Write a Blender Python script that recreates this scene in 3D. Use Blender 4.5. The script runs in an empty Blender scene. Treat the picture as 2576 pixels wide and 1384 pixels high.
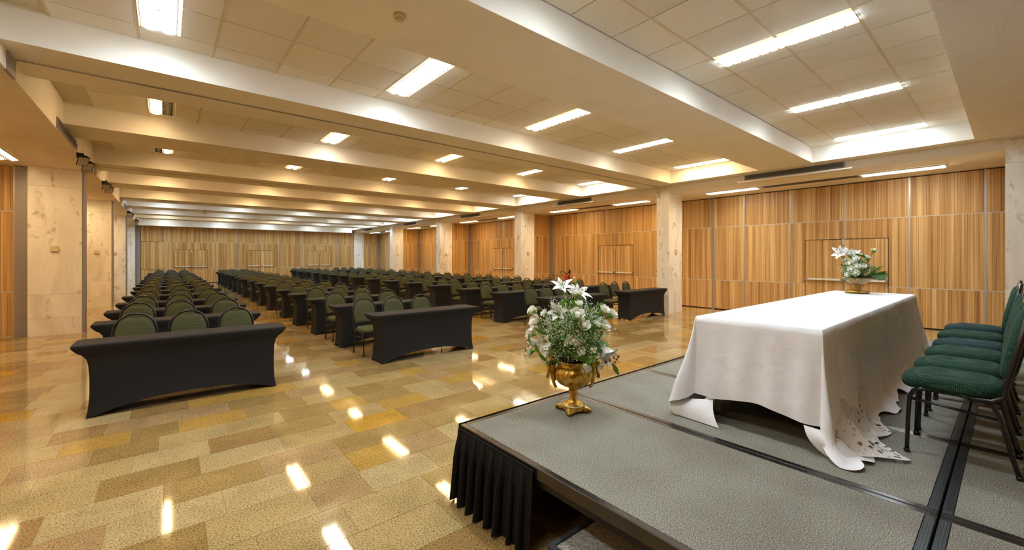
import bpy, math, random
from mathutils import Vector, Matrix
random.seed(7)
D = bpy.data
sc = bpy.context.scene
COL = sc.collection
PI = math.pi

# ------------------------------------------------------------------ camera, world, exposure
cam_d = D.cameras.new('camera'); cam = D.objects.new('camera', cam_d); COL.objects.link(cam)
cam.location = (0, 0, 1.70)
cam.rotation_euler = (PI/2, 0, -math.radians(39.72))
cam_d.sensor_width = 36; cam_d.lens = 36*1047.0/2576
cam_d.shift_y = -44.5/2576
cam_d.clip_start = 0.02; cam_d.clip_end = 200
sc.camera = cam
w = D.worlds.new('world'); sc.world = w; w.use_nodes = True
w.node_tree.nodes['Background'].inputs[0].default_value = (0.9, 0.95, 1, 1)
w.node_tree.nodes['Background'].inputs[1].default_value = 0.02
vs = sc.view_settings
vs.view_transform = 'Standard'; vs.look = 'None'; vs.gamma = 1; vs.use_curve_mapping = False
vs.exposure = 1.2
try:
    sc.cycles.use_denoising = True
    sc.cycles.max_bounces = 6; sc.cycles.diffuse_bounces = 5; sc.cycles.glossy_bounces = 3
    sc.cycles.use_adaptive_sampling = True; sc.cycles.adaptive_threshold = 0.08; sc.cycles.adaptive_min_samples = 16
    sc.cycles.sample_clamp_indirect = 12
    sc.cycles.caustics_reflective = False; sc.cycles.caustics_refractive = False
except Exception:
    pass
E_COOL = (0.80, 0.92, 1.0); E_NEUT = (1.0, 0.90, 0.74); E_WARM = (1.0, 0.69, 0.35); E_BLUE = (0.78, 0.91, 1.0)
LAMP = 17.0

# ------------------------------------------------------------------ helpers
def s2l(c):
    return tuple(((v/255)/12.92 if v/255 <= 0.04045 else ((v/255+0.055)/1.055)**2.4) for v in c) + (1,)

class MB:
    def __init__(s): s.v = []; s.f = []; s.sm = []
    def box(s, x0, y0, z0, x1, y1, z1):
        b = len(s.v)
        s.v += [(x0,y0,z0),(x1,y0,z0),(x1,y1,z0),(x0,y1,z0),(x0,y0,z1),(x1,y0,z1),(x1,y1,z1),(x0,y1,z1)]
        for q in ((0,3,2,1),(4,5,6,7),(0,1,5,4),(1,2,6,5),(2,3,7,6),(3,0,4,7)):
            s.f.append(tuple(b+i for i in q)); s.sm.append(False)
        return s
    def bbox(s, x0, y0, z0, x1, y1, z1, r):
        """box with chamfered edges"""
        r = min(r, (x1-x0)/2.01, (y1-y0)/2.01, (z1-z0)/2.01)
        loops = []
        for z, i in ((z0, r), (z0+r, 0), (z1-r, 0), (z1, r)):
            X0, X1, Y0, Y1 = x0+i, x1-i, y0+i, y1-i; c = r
            if i: c = 0.3*r
            loops.append([(X0+c,Y0,z),(X1-c,Y0,z),(X1,Y0+c,z),(X1,Y1-c,z),(X1-c,Y1,z),(X0+c,Y1,z),(X0,Y1-c,z),(X0,Y0+c,z)])
        return s.loft(loops, cap=True, smooth=False)
    def loft(s, loops, cap=False, smooth=True, closed=True):
        b = len(s.v); n = len(loops[0])
        for L in loops: s.v += [tuple(p) for p in L]
        for k in range(len(loops)-1):
            for i in range(n if closed else n-1):
                j = (i+1) % n
                s.f.append((b+k*n+i, b+k*n+j, b+(k+1)*n+j, b+(k+1)*n+i)); s.sm.append(smooth)
        if cap:
            s.f.append(tuple(b+i for i in reversed(range(n)))); s.sm.append(False)
            e = b+(len(loops)-1)*n
            s.f.append(tuple(e+i for i in range(n))); s.sm.append(False)
        return s
    def tube(s, pts, r, n=6, cap=True):
        P = [Vector(p) for p in pts]; R = r if isinstance(r, (list, tuple)) else [r]*len(P)
        loops = []; up = None
        for i, p in enumerate(P):
            t = (P[min(i+1, len(P)-1)] - P[max(i-1, 0)])
            if t.length < 1e-9: t = Vector((0,0,1))
            t.normalize()
            if up is None:
                up = Vector((0,0,1)) if abs(t.z) < 0.9 else Vector((1,0,0))
            u = (up - t*up.dot(t))
            if u.length < 1e-6: u = t.orthogonal()
            u.normalize(); up = u; v = t.cross(u)
            loops.append([p + R[i]*(math.cos(2*PI*k/n)*u + math.sin(2*PI*k/n)*v) for k in range(n)])
        return s.loft(loops, cap=cap)
    def lathe(s, prof, n=24, c=(0,0,0), mod=None, cap=True):
        loops = []
        for (r, z) in prof:
            loops.append([(c[0]+r*(mod(2*PI*k/n, z) if mod else 1)*math.cos(2*PI*k/n),
                           c[1]+r*(mod(2*PI*k/n, z) if mod else 1)*math.sin(2*PI*k/n), c[2]+z) for k in range(n)])
        return s.loft(loops, cap=cap)
    def poly(s, pts2, axis, a, b2):
        """extrude a polygon: axis 'y' -> pts (x,z) between y=a..b2 ; axis 'x' -> pts (y,z)"""
        f = (lambda p, d: (p[0], d, p[1])) if axis == 'y' else (lambda p, d: (d, p[0], p[1]))
        return s.loft([[f(p, a) for p in pts2], [f(p, b2) for p in pts2]], cap=True, smooth=False)
    def sphere(s, c, r, n=8, m=5, sc_=(1,1,1)):
        loops = []
        for k in range(m+1):
            t = PI*(k+0.001)/(m+0.002)
            loops.append([(c[0]+sc_[0]*r*math.sin(t)*math.cos(2*PI*i/n), c[1]+sc_[1]*r*math.sin(t)*math.sin(2*PI*i/n), c[2]-sc_[2]*r*math.cos(t)) for i in range(n)])
        return s.loft(loops, cap=True)
    def xf(s, M):
        s.v = [tuple(M @ Vector(p)) for p in s.v]; return s
    def add(s, o):
        b = len(s.v); s.v += o.v; s.f += [tuple(b+i for i in q) for q in o.f]; s.sm += o.sm; return s
    def mesh(s, name):
        me = D.meshes.new(name); me.from_pydata(s.v, [], s.f)
        me.polygons.foreach_set('use_smooth', s.sm)
        me.update()
        import bmesh
        bm = bmesh.new(); bm.from_mesh(me); bmesh.ops.recalc_face_normals(bm, faces=bm.faces); bm.to_mesh(me); bm.free()
        return me
    def build(s, name, mat, parent=None, kind=None):
        return mk(name, s.mesh(name), mat, parent, kind)

def mk(name, me, mat, parent=None, kind=None):
    if mat is not None and len(me.materials) == 0: me.materials.append(mat)
    o = D.objects.new(name, me); COL.objects.link(o)
    if parent is not None: o.parent = parent
    if kind: o['kind'] = kind
    return o
def empty(name, loc=(0,0,0), rz=0):
    o = D.objects.new(name, None); COL.objects.link(o); o.location = loc; o.rotation_euler = (0,0,rz); o.empty_display_size = 0.1
    return o
def tag(o, label, cat, group=None):
    o['label'] = label; o['category'] = cat
    if group: o['group'] = group
    return o
def copy_tree(o, parent=None):
    c = o.copy(); COL.objects.link(c); c.parent = parent
    for ch in o.children: copy_tree(ch, c)
    return c
ORD = ['first','second','third','fourth','fifth','sixth','seventh','eighth','ninth','tenth','eleventh','twelfth','thirteenth','fourteenth','fifteenth']

# ------------------------------------------------------------------ materials
def new_mat(name):
    m = D.materials.new(name); m.use_nodes = True
    nt = m.node_tree; b = nt.nodes['Principled BSDF']
    return m, nt, b
def N(nt, t, **kw):
    n = nt.nodes.new(t)
    for k, v in kw.items():
        if k in ('operation','blend_type','data_type','noise_dimensions','feature','wave_type','bands_direction','attribute_name','voronoi_dimensions'): setattr(n, k, v)
        else: n.inputs[k].default_value = v
    return n
def ramp(nt, fac, stops, interp='LINEAR'):
    r = nt.nodes.new('ShaderNodeValToRGB'); r.color_ramp.interpolation = interp
    e = r.color_ramp.elements
    while len(e) < len(stops): e.new(0.5)
    for i, (p, c) in enumerate(stops): e[i].position = p; e[i].color = c
    nt.links.new(fac, r.inputs[0]); return r
def pos(nt, scale=(1,1,1), rot=(0,0,0), kind='geo'):
    mp = nt.nodes.new('ShaderNodeMapping')
    if kind == 'geo':
        g = nt.nodes.new('ShaderNodeNewGeometry'); nt.links.new(g.outputs['Position'], mp.inputs[0])
    else:
        g = nt.nodes.new('ShaderNodeTexCoord'); nt.links.new(g.outputs['Object'], mp.inputs[0])
    mp.inputs['Scale'].default_value = scale; mp.inputs['Rotation'].default_value = rot
    return mp.outputs[0]
def bump(nt, b, h, strength=0.2, dist=0.01):
    bn = nt.nodes.new('ShaderNodeBump'); bn.inputs['Strength'].default_value = strength; bn.inputs['Distance'].default_value = dist
    nt.links.new(h, bn.inputs['Height']); nt.links.new(bn.outputs[0], b.inputs['Normal'])
def mixc(nt, fac, a, c, mode='MIX'):
    n = nt.nodes.new('ShaderNodeMix'); n.data_type = 'RGBA'; n.blend_type = mode
    for i, v in ((0, fac), (6, a), (7, c)):
        if hasattr(v, 'links'): nt.links.new(v, n.inputs[i])
        else: n.inputs[i].default_value = v
    return n.outputs[2]
def plain(name, rgb, rough=0.6, metal=0.0, noise=0.0, nscale=8, spec=0.5, bmp=0, bscale=200):
    m, nt, b = new_mat(name); c = s2l(rgb)
    b.inputs['Roughness'].default_value = rough; b.inputs['Metallic'].default_value = metal
    b.inputs['Specular IOR Level'].default_value = spec
    n = N(nt, 'ShaderNodeTexNoise', Scale=nscale, Detail=3.0); nt.links.new(pos(nt), n.inputs['Vector'])
    k = noise
    r = ramp(nt, n.outputs[0], [(0.3, tuple(v*(1-k) for v in c[:3])+(1,)), (0.7, tuple(min(1, v*(1+k)) for v in c[:3])+(1,))])
    nt.links.new(r.outputs[0], b.inputs['Base Color'])
    if bmp:
        n2 = N(nt, 'ShaderNodeTexNoise', Scale=bscale, Detail=2.0); nt.links.new(pos(nt), n2.inputs['Vector']); bump(nt, b, n2.outputs[0], bmp, 0.004)
    return m
M = {}
M['paint'] = plain('white_paint', (245,240,230), 0.7, noise=0.03, nscale=1.5)
M['paint_grey'] = plain('grey_paint', (150,148,146), 0.5, noise=0.03)
M['soffit'] = plain('soffit_paint', (242,234,218), 0.75, noise=0.04, nscale=1.2)
M['tile_base'] = plain('ceiling_grid_paint', (218,206,178), 0.6, noise=0.02)
M['dark'] = plain('dark_gap', (40,38,36), 0.8)
M['alu'] = plain('brushed_aluminium', (190,190,192), 0.35, 0.6, noise=0.05, nscale=40)
M['strip'] = plain('pale_joint_strip', (205,200,195), 0.45, 0.2)
M['post'] = plain('grey_metal_post', (158,152,150), 0.45, 0.3, noise=0.03)
M['bar'] = plain('push_bar_silver', (228,224,216), 0.4, 0.1)
M['beige'] = plain('beige_plastic', (216,200,160), 0.5)
M['whitep'] = plain('white_plastic', (235,232,222), 0.45)
M['blackp'] = plain('black_plastic', (24,24,26), 0.45)
M['blackm'] = plain('black_enamel_tube', (22,21,22), 0.28, noise=0.1, spec=0.6)
M['red'] = plain('red_enamel', (200,24,22), 0.3)
M['brass'] = plain('brass_sprinkler', (170,120,45), 0.35, 0.8)
M['glass_dark'] = plain('lamp_glass', (190,190,185), 0.1)
M['louver'] = plain('louver_reflector', (168,172,180), 0.14, 1.0)
M['bronze'] = plain('dark_anodised_trim', (84,80,78), 0.27, 0.85, noise=0.2, nscale=6)
M['rubber'] = plain('ribbed_black_trim', (50,53,56), 0.45, 0.2, noise=0.15, nscale=10)
M['skirt'] = plain('black_skirt_cloth', (26,26,27), 0.85, noise=0.08, nscale=60, bmp=0.15, bscale=900, spec=0.2)
M['spandex'] = plain('black_stretch_fabric', (27,29,32), 0.72, noise=0.05, nscale=30, bmp=0.12, bscale=1200, spec=0.3)
M['leaf'] = plain('leaf_green', (96,150,56), 0.45, noise=0.35, nscale=30)
M['leaf_dark'] = plain('leaf_dark_green', (84,128,44), 0.5, noise=0.35, nscale=30)
M['leaf_grey'] = plain('grey_green_leaf', (110,140,110), 0.5, noise=0.2, nscale=30)
M['stem'] = plain('stem_green', (120,160,60), 0.5, noise=0.15, nscale=30)
M['petal'] = plain('white_petal', (252,252,250), 0.5, noise=0.03, nscale=20)
M['rose'] = plain('ivory_rose_petal', (252,251,242), 0.55, noise=0.04, nscale=20)
M['anther'] = plain('brown_anther', (120,62,24), 0.6)
M['filler'] = plain('tiny_white_blossom', (252,252,240), 0.6)
M['liner'] = plain('dark_blue_glass_bowl', (14,24,34), 0.08)
M['pearl'] = plain('pearl_white', (236,228,214), 0.25)
# antique gold
m, nt, b = new_mat('antique_gold'); M['gold'] = m
n = N(nt, 'ShaderNodeTexNoise', Scale=26.0, Detail=4.0); nt.links.new(pos(nt), n.inputs['Vector'])
r = ramp(nt, n.outputs[0], [(0.32, s2l((120,84,26))), (0.46, s2l((192,150,54))), (0.66, s2l((232,192,92)))])
nt.links.new(r.outputs[0], b.inputs['Base Color']); b.inputs['Metallic'].default_value = 0.75; b.inputs['Roughness'].default_value = 0.38
bump(nt, b, n.outputs[0], 0.12, 0.003)
# glass gold bowl
m, nt, b = new_mat('amber_glass'); M['amber'] = m
n = N(nt, 'ShaderNodeTexNoise', Scale=20.0); nt.links.new(pos(nt), n.inputs['Vector'])
r = ramp(nt, n.outputs[0], [(0.3, s2l((206,160,96))), (0.7, s2l((238,214,170)))]); nt.links.new(r.outputs[0], b.inputs['Base Color'])
b.inputs['Roughness'].default_value = 0.12; b.inputs['Transmission Weight'].default_value = 0.45
# acoustic ceiling tile
m, nt, b = new_mat('acoustic_tile'); M['ctile'] = m
n = N(nt, 'ShaderNodeTexNoise', Scale=160.0, Detail=2.0); nt.links.new(pos(nt), n.inputs['Vector'])
r = ramp(nt, n.outputs[0], [(0.30, s2l((214,207,190))), (0.42, s2l((240,235,222))), (0.8, s2l((246,241,230)))])
oi = nt.nodes.new('ShaderNodeObjectInfo')
mr = N(nt, 'ShaderNodeMapRange'); mr.inputs[3].default_value = 0.94; mr.inputs[4].default_value = 1.03; nt.links.new(oi.outputs['Random'], mr.inputs[0])
hs = nt.nodes.new('ShaderNodeHueSaturation'); nt.links.new(mr.outputs[0], hs.inputs['Value']); nt.links.new(r.outputs[0], hs.inputs['Color'])
nt.links.new(hs.outputs[0], b.inputs['Base Color']); b.inputs['Roughness'].default_value = 0.85
bump(nt, b, n.outputs[0], 0.25, 0.004)
# striped wood veneer
m, nt, b = new_mat('striped_wood_veneer'); M['wood'] = m
oi = nt.nodes.new('ShaderNodeObjectInfo')
off = nt.nodes.new('ShaderNodeVectorMath'); off.operation = 'SCALE'; off.inputs[0].default_value = (3.1, 3.7, 0.0); nt.links.new(oi.outputs['Random'], off.inputs['Scale'])
def wpos(scale):
    ad = nt.nodes.new('ShaderNodeVectorMath'); ad.operation = 'ADD'
    g = nt.nodes.new('ShaderNodeNewGeometry'); nt.links.new(g.outputs['Position'], ad.inputs[0]); nt.links.new(off.outputs[0], ad.inputs[1])
    mp = nt.nodes.new('ShaderNodeMapping'); mp.inputs['Scale'].default_value = scale; nt.links.new(ad.outputs[0], mp.inputs[0]); return mp.outputs[0]
n1 = N(nt, 'ShaderNodeTexNoise', Scale=1.0, Detail=2.0); nt.links.new(wpos((9,9,0.10)), n1.inputs['Vector'])
n2 = N(nt, 'ShaderNodeTexNoise', Scale=1.0, Detail=3.0); nt.links.new(wpos((60,60,0.35)), n2.inputs['Vector'])
n3 = N(nt, 'ShaderNodeTexNoise', Scale=1.0, Detail=3.0); nt.links.new(wpos((260,260,5)), n3.inputs['Vector'])
ma = nt.nodes.new('ShaderNodeMath'); ma.operation = 'MULTIPLY'; ma.inputs[1].default_value = 0.40; nt.links.new(n1.outputs[0], ma.inputs[0])
mb_ = nt.nodes.new('ShaderNodeMath'); mb_.operation = 'MULTIPLY_ADD'; mb_.inputs[1].default_value = 0.52; nt.links.new(n2.outputs[0], mb_.inputs[0]); nt.links.new(ma.outputs[0], mb_.inputs[2])
mc_ = nt.nodes.new('ShaderNodeMath'); mc_.operation = 'MULTIPLY_ADD'; mc_.inputs[1].default_value = 0.12; nt.links.new(n3.outputs[0], mc_.inputs[0]); nt.links.new(mb_.outputs[0], mc_.inputs[2])
r = ramp(nt, mc_.outputs[0], [(0.40, s2l((150,110,66))), (0.47, s2l((184,142,88))), (0.55, s2l((206,168,110))), (0.64, s2l((234,202,148)))])
nt.links.new(r.outputs[0], b.inputs['Base Color']); b.inputs['Roughness'].default_value = 0.36; b.inputs['Specular IOR Level'].default_value = 0.4
# marble
m, nt, b = new_mat('cream_marble'); M['marble'] = m
oi = nt.nodes.new('ShaderNodeObjectInfo')
off = nt.nodes.new('ShaderNodeVectorMath'); off.operation = 'SCALE'; off.inputs[0].default_value = (9.0, 5.0, 7.0); nt.links.new(oi.outputs['Random'], off.inputs['Scale'])
mpm = nt.nodes.new('ShaderNodeMapping'); mpm.inputs['Rotation'].default_value = (0.0, 0.75, 0.5); mpm.inputs['Scale'].default_value = (1.7, 1.7, 0.42)
g = nt.nodes.new('ShaderNodeNewGeometry'); ad = nt.nodes.new('ShaderNodeVectorMath'); ad.operation = 'ADD'
nt.links.new(g.outputs['Position'], ad.inputs[0]); nt.links.new(off.outputs[0], ad.inputs[1]); nt.links.new(ad.outputs[0], mpm.inputs[0])
n1 = N(nt, 'ShaderNodeTexNoise', Scale=1.3, Detail=6.0, Distortion=0.6); nt.links.new(mpm.outputs[0], n1.inputs['Vector'])
base = ramp(nt, n1.outputs[0], [(0.3, s2l((226,220,208))), (0.5, s2l((248,245,238))), (0.75, s2l((236,231,222)))])
n2 = N(nt, 'ShaderNodeTexNoise', Scale=0.75, Detail=4.0, Distortion=0.8); nt.links.new(mpm.outputs[0], n2.inputs['Vector'])
vein = ramp(nt, n2.outputs[0], [(0.465, (0,0,0,1)), (0.5, (1,1,1,1)), (0.535, (0,0,0,1))])
n3 = N(nt, 'ShaderNodeTexNoise', Scale=7.0, Detail=4.0, Distortion=0.5); nt.links.new(ad.outputs[0], n3.inputs['Vector'])
brk = ramp(nt, n3.outputs[0], [(0.50, (0,0,0,1)), (0.66, (0.8,0.8,0.8,1))])
vm = mixc(nt, 1.0, vein.outputs[0], brk.outputs[0], 'MULTIPLY')
nt.links.new(mixc(nt, vm, base.outputs[0], s2l((168,160,104))), b.inputs['Base Color'])
b.inputs['Roughness'].default_value = 0.22
# granite
def granite(name, use_attr):
    m, nt, b = new_mat(name)
    if use_attr:
        a = nt.nodes.new('ShaderNodeAttribute'); a.attribute_name = 'rnd'; rnd = a.outputs['Fac']
    else:
        oi = nt.nodes.new('ShaderNodeObjectInfo'); rnd = oi.outputs['Random']
    tone = ramp(nt, rnd, [(0.0, s2l((163,138,90))), (0.14, s2l((188,167,122))), (0.3, s2l((171,146,97))), (0.45, s2l((192,173,132))), (0.58, s2l((178,151,113))), (0.7, s2l((182,160,115))), (0.82, s2l((165,136,91))), (0.92, s2l((188,155,84))), (0.97, s2l((196,155,64)))], 'CONSTANT')
    n1 = N(nt, 'ShaderNodeTexNoise', Scale=95.0, Detail=3.0, Roughness=0.65); nt.links.new(pos(nt), n1.inputs['Vector'])
    sp = ramp(nt, n1.outputs[0], [(0.33, (0.20,0.18,0.13,1)), (0.43, (0.62,0.60,0.54,1)), (0.52, (1,1,1,1)), (0.72, (1.12,1.12,1.08,1))])
    n2 = N(nt, 'ShaderNodeTexNoise', Scale=3.0, Detail=4.0, Distortion=1.0); nt.links.new(pos(nt), n2.inputs['Vector'])
    cl = ramp(nt, n2.outputs[0], [(0.3, (0.86,0.84,0.78,1)), (0.65, (1.06,1.04,1.0,1))])
    c1 = mixc(nt, 1.0, tone.outputs[0], sp.outputs[0], 'MULTIPLY'); c2 = mixc(nt, 1.0, c1, cl.outputs[0], 'MULTIPLY')
    nt.links.new(c2, b.inputs['Base Color'])
    b.inputs['Roughness'].default_value = 0.10; b.inputs['Specular IOR Level'].default_value = 0.5
    n3 = N(nt, 'ShaderNodeTexNoise', Scale=2.0, Detail=2.0); nt.links.new(pos(nt), n3.inputs['Vector'])
    mr = N(nt, 'ShaderNodeMapRange'); mr.inputs[3].default_value = 0.035; mr.inputs[4].default_value = 0.08; nt.links.new(n3.outputs[0], mr.inputs[0]); nt.links.new(mr.outputs[0], b.inputs['Roughness'])
    return m
M['granite'] = granite('yellow_granite_tile', False); M['granite_far'] = granite('yellow_granite_far', True)
M['grout'] = plain('floor_grout', (170,146,92), 0.6)
# carpet
m, nt, b = new_mat('grey_carpet'); M['carpet'] = m
n1 = N(nt, 'ShaderNodeTexNoise', Scale=190.0, Detail=3.0, Roughness=0.75); nt.links.new(pos(nt), n1.inputs['Vector'])
c = ramp(nt, n1.outputs[0], [(0.36, s2l((80,78,71))), (0.5, s2l((136,134,124))), (0.64, s2l((194,191,179)))])
n2 = N(nt, 'ShaderNodeTexNoise', Scale=2.2, Detail=3.0); nt.links.new(pos(nt), n2.inputs['Vector'])
st = ramp(nt, n2.outputs[0], [(0.35, (0.84,0.82,0.8,1)), (0.6, (1,1,1,1))])
nt.links.new(mixc(nt, 1.0, c.outputs[0], st.outputs[0], 'MULTIPLY'), b.inputs['Base Color'])
b.inputs['Roughness'].default_value = 0.95; b.inputs['Specular IOR Level'].default_value = 0.1
bump(nt, b, n1.outputs[0], 0.12, 0.004)
# woven chair fabric
def fabric(name, a, hi):
    m, nt, b = new_mat(name)
    v = N(nt, 'ShaderNodeTexVoronoi', Scale=125.0, Randomness=0.15); nt.links.new(pos(nt, kind='obj'), v.inputs['Vector'])
    c = ramp(nt, v.outputs['Distance'], [(0.12, s2l(hi)), (0.42, s2l(a))])
    nt.links.new(c.outputs[0], b.inputs['Base Color']); b.inputs['Roughness'].default_value = 0.85; b.inputs['Specular IOR Level'].default_value = 0.2
    bump(nt, b, v.outputs['Distance'], -0.4, 0.004)
    return m
M['green'] = fabric('green_woven_fabric', (76,78,52), (114,112,78))
M['green_stage'] = fabric('dark_green_woven_fabric', (24,58,46), (88,116,86))
M['green_blue'] = fabric('blue_green_woven_fabric', (28,56,58), (80,104,98))
# linen
m, nt, b = new_mat('white_linen'); M['linen'] = m
n1 = N(nt, 'ShaderNodeTexNoise', Scale=9.0, Detail=5.0, Distortion=0.4); nt.links.new(pos(nt), n1.inputs['Vector'])
c = ramp(nt, n1.outputs[0], [(0.3, s2l((242,244,250))), (0.7, s2l((250,251,254)))]); nt.links.new(c.outputs[0], b.inputs['Base Color'])
b.inputs['Roughness'].default_value = 0.8; b.inputs['Specular IOR Level'].default_value = 0.2
bump(nt, b, n1.outputs[0], 0.25, 0.02)
# lace
m, nt, b = new_mat('white_lace'); M['lace'] = m
v = N(nt, 'ShaderNodeTexVoronoi', Scale=26.0); v.feature = 'DISTANCE_TO_EDGE'; nt.links.new(pos(nt), v.inputs['Vector'])
a = ramp(nt, v.outputs['Distance'], [(0.20, (0,0,0,1)), (0.23, (1,1,1,1))])
nz = N(nt, 'ShaderNodeTexNoise', Scale=11.0); nt.links.new(pos(nt), nz.inputs['Vector'])
zz = ramp(nt, nz.outputs[0], [(0.50, (0,0,0,1)), (0.54, (1,1,1,1))])
inv = nt.nodes.new('ShaderNodeMath'); inv.operation = 'MULTIPLY_ADD'; inv.inputs[1].default_value = -0.85; inv.inputs[2].default_value = 0.93
nt.links.new(mixc(nt, 1.0, a.outputs[0], zz.outputs[0], 'MULTIPLY'), inv.inputs[0]); nt.links.new(inv.outputs[0], b.inputs['Alpha'])
b.inputs['Base Color'].default_value = s2l((240,238,234)); b.inputs['Roughness'].default_value = 0.8
# lamp glow
def glow(name, rgb, k):
    m, nt, b = new_mat(name)
    n = N(nt, 'ShaderNodeTexNoise', Scale=3.0)
    r = ramp(nt, n.outputs[0], [(0.0, rgb+(1,)), (1.0, rgb+(1,))])
    b.inputs['Base Color'].default_value = (0.8,0.8,0.8,1)
    nt.links.new(r.outputs[0], b.inputs['Emission Color']); b.inputs['Emission Strength'].default_value = k
    return m
M['e_cool'] = glow('cool_white_tube', E_COOL, LAMP*1.45); M['e_neut'] = glow('neutral_tube', E_NEUT, LAMP)
M['e_warm'] = glow('warm_tube', E_WARM, LAMP*1.15); M['e_blue'] = glow('daylight_tube', E_BLUE, LAMP)
M['e_off'] = plain('unlit_tube', (225,222,210), 0.5)

# ------------------------------------------------------------------ room constants
XL, XR = -1.28, 11.38          # coffer ends
XFR = 11.70                    # right fascia / pillar face
ZB, ZF, ZU = 3.87, 3.655, 4.22
YB, YE = -2.6, 34.2
XWL, XWR = -4.2, 13.85
COFF = [(0.45,2.94),(4.05,6.41),(7.54,9.83),(10.88,13.44),(14.6,16.66),(17.86,20.47),(21.7,23.7),(24.87,27.5),(28.4,30.4),(31.4,33.6)]
LEND = [2.43,6.05,9.56,13.03,16.3,20.1,23.35,27.1,30.05,33.2]
DOOR_H = 2.19

# ------------------------------------------------------------------ floor
fl = MB().box(XWL-0.1, YB-0.1, -0.2, XWR+0.15, YE+0.2, -0.004).build('floor', M['grout'], kind='structure')
tiles = []
rng = random.Random(3)
y = -2.6; row = 0
while y < YE:
    hgt = 0.37
    x = XWL - rng.random()*0.5
    while x < XWR:
        L = rng.choice([0.37,0.45,0.5,0.55,0.55,0.6])
        if x+L > XWL and not (x > 1.9 and x+L < 8.2 and y > -2.2 and y+hgt < 2.3):
            tiles.append((max(x,XWL), y, min(x+L, XWR), min(y+hgt, YE)))
        x += L
    y += hgt; row += 1
st_, ct_ = math.sin(math.radians(39.72)), math.cos(math.radians(39.72))
def in_view(tx, ty, tz=0):
    d = st_*tx+ct_*ty; a = ct_*tx-st_*ty
    if d < 0.3: return 0
    u = 1288+1047*a/d; v = 647.5+1047*(1.7-tz)/d
    return 1/(d*d) if -120 < u < 2700 and -50 < v < 1480 else 0
tiles.sort(key=lambda t: -in_view((t[0]+t[2])/2, (t[1]+t[3])/2)*(t[2]-t[0]))
unit = MB().box(-0.5,-0.5,-0.5,0.5,0.5,0.5).mesh('tile'); unit.materials.append(M['granite'])
G = 0.0016
for t in tiles[:295]:
    o = mk('tile', unit, None, fl)
    o.location = ((t[0]+t[2])/2, (t[1]+t[3])/2, -0.003); o.scale = (t[2]-t[0]-2*G, t[3]-t[1]-2*G, 0.006)
fm = MB()
for t in tiles[295:]: fm.box(t[0]+G, t[1]+G, -0.006, t[2]-G, t[3]-G, 0.0)
fo = fm.build('tile_field', M['granite_far'], fl, kind='stuff')
att = fo.data.attributes.new('rnd', 'FLOAT', 'FACE')
vals = []
for i in range(len(fo.data.polygons)//6): vals += [rng.random()]*6
att.data.foreach_set('value', vals)

# ------------------------------------------------------------------ ceiling
ce = MB().box(XWL-0.1, YB-0.1, ZU+0.03, XWR+0.1, YE+0.2, ZU+0.12).build('ceiling', M['tile_base'], kind='structure')
ys = [YB] + [v for c in COFF for v in c] + [YE]
for i in range(0, len(ys), 2):
    zz = ZB if i < len(ys)-2 else 3.64
    MB().box(XL, ys[i], zz, XR, ys[i+1], ZU+0.031).build('ceiling_beam', M['paint'], ce)
MB().box(XR, YB, ZB, XFR+0.02, YE, ZU+0.031).build('coffer_ledge', M['paint'], ce)
MB().box(XFR+0.005, YB, ZF, XWR+0.1, YE, ZU+0.031).build('bulkhead', M['soffit'], ce)
MB().box(XWL-0.1, YB, ZF, XL, YE, ZU+0.031).build('bulkhead', M['soffit'], ce)
MB().box(XFR-0.05, YB, ZB-0.025, XFR+0.006, YE, ZB).build('bulkhead_lip', M['soffit'], ce)
for yt in (7.0, 13.98, 20.95):
    MB().box(XL+0.01, yt-0.014, ZB-0.004, XFR-0.06, yt+0.014, ZB+0.001).build('partition_track', M['dark'], ce)
    MB().box(XL+0.01, yt-0.04, ZB-0.008, XFR-0.06, yt-0.0145, ZB+0.001).build('track_edge', M['alu'], ce)
# dropped grey brackets where the partition tracks meet the fascias
for yt in (6.9, 13.75, 20.6, 27.3):
    MB().box(XL-0.02, yt-0.22, ZF-0.004, XL+0.012, yt+0.1, ZF+0.2).build('track_bracket', M['post'], ce)
# tiles
PX = 0.693; X0 = 4.61 - PX*8
ntile = 0; extra = MB()
lightx = [-0.218, 2.572, 5.348, 8.10, 10.86]
for ci, (c0, c1) in enumerate(COFF):
    e = LEND[ci]
    ylines = [c0] + sorted([e - 0.70*k for k in range(5) if c0+0.05 < e-0.70*k < c1-0.03]) + [c1]
    if ci == 0:
        for yl in ylines[1:-1]: MB().box(XL, yl-0.0138, ZU-0.0095, XR, yl+0.0138, ZU+0.03).build('tee_bar', M['tile_base'], ce)
    for j in range(len(ylines)-1):
        ya, yb = ylines[j]+(0.014 if ci == 0 else 0.006), ylines[j+1]-(0.014 if ci == 0 else 0.006)
        x = X0
        while x < XR:
            gx = 0.006 if ci == 0 else 0.014; xa, xb = max(x, XL)+gx, min(x+PX, XR)-gx
            for lx in lightx:
                if abs(lx-0.01-x) < 0.08 and (e-1.40-0.03 < (ya+yb)/2 < e): xa = lx+0.345
            if xb-xa > 0.06:
                if ci < 4 and ntile < 298 and (in_view(xa, ya, ZU) or in_view(xb, yb, ZU) or in_view(xb, ya, ZU) or in_view(xa, yb, ZU)):
                    MB().box(xa, ya, ZU-0.008, xb, yb, ZU+0.03).build('ceiling_tile', M['ctile'], ce); ntile += 1
                else: extra.box(xa, ya, ZU-0.008, xb, yb, ZU+0.03)
            if 0 < ci < 4 and x > XL and j == 0: MB().box(x-0.0138, c0, ZU-0.0095, x+0.0138, c1, ZU+0.03).build('tee_bar', M['tile_base'], ce)
            x += PX
extra.build('ceiling_tile_field', M['ctile'], ce, kind='stuff')

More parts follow.
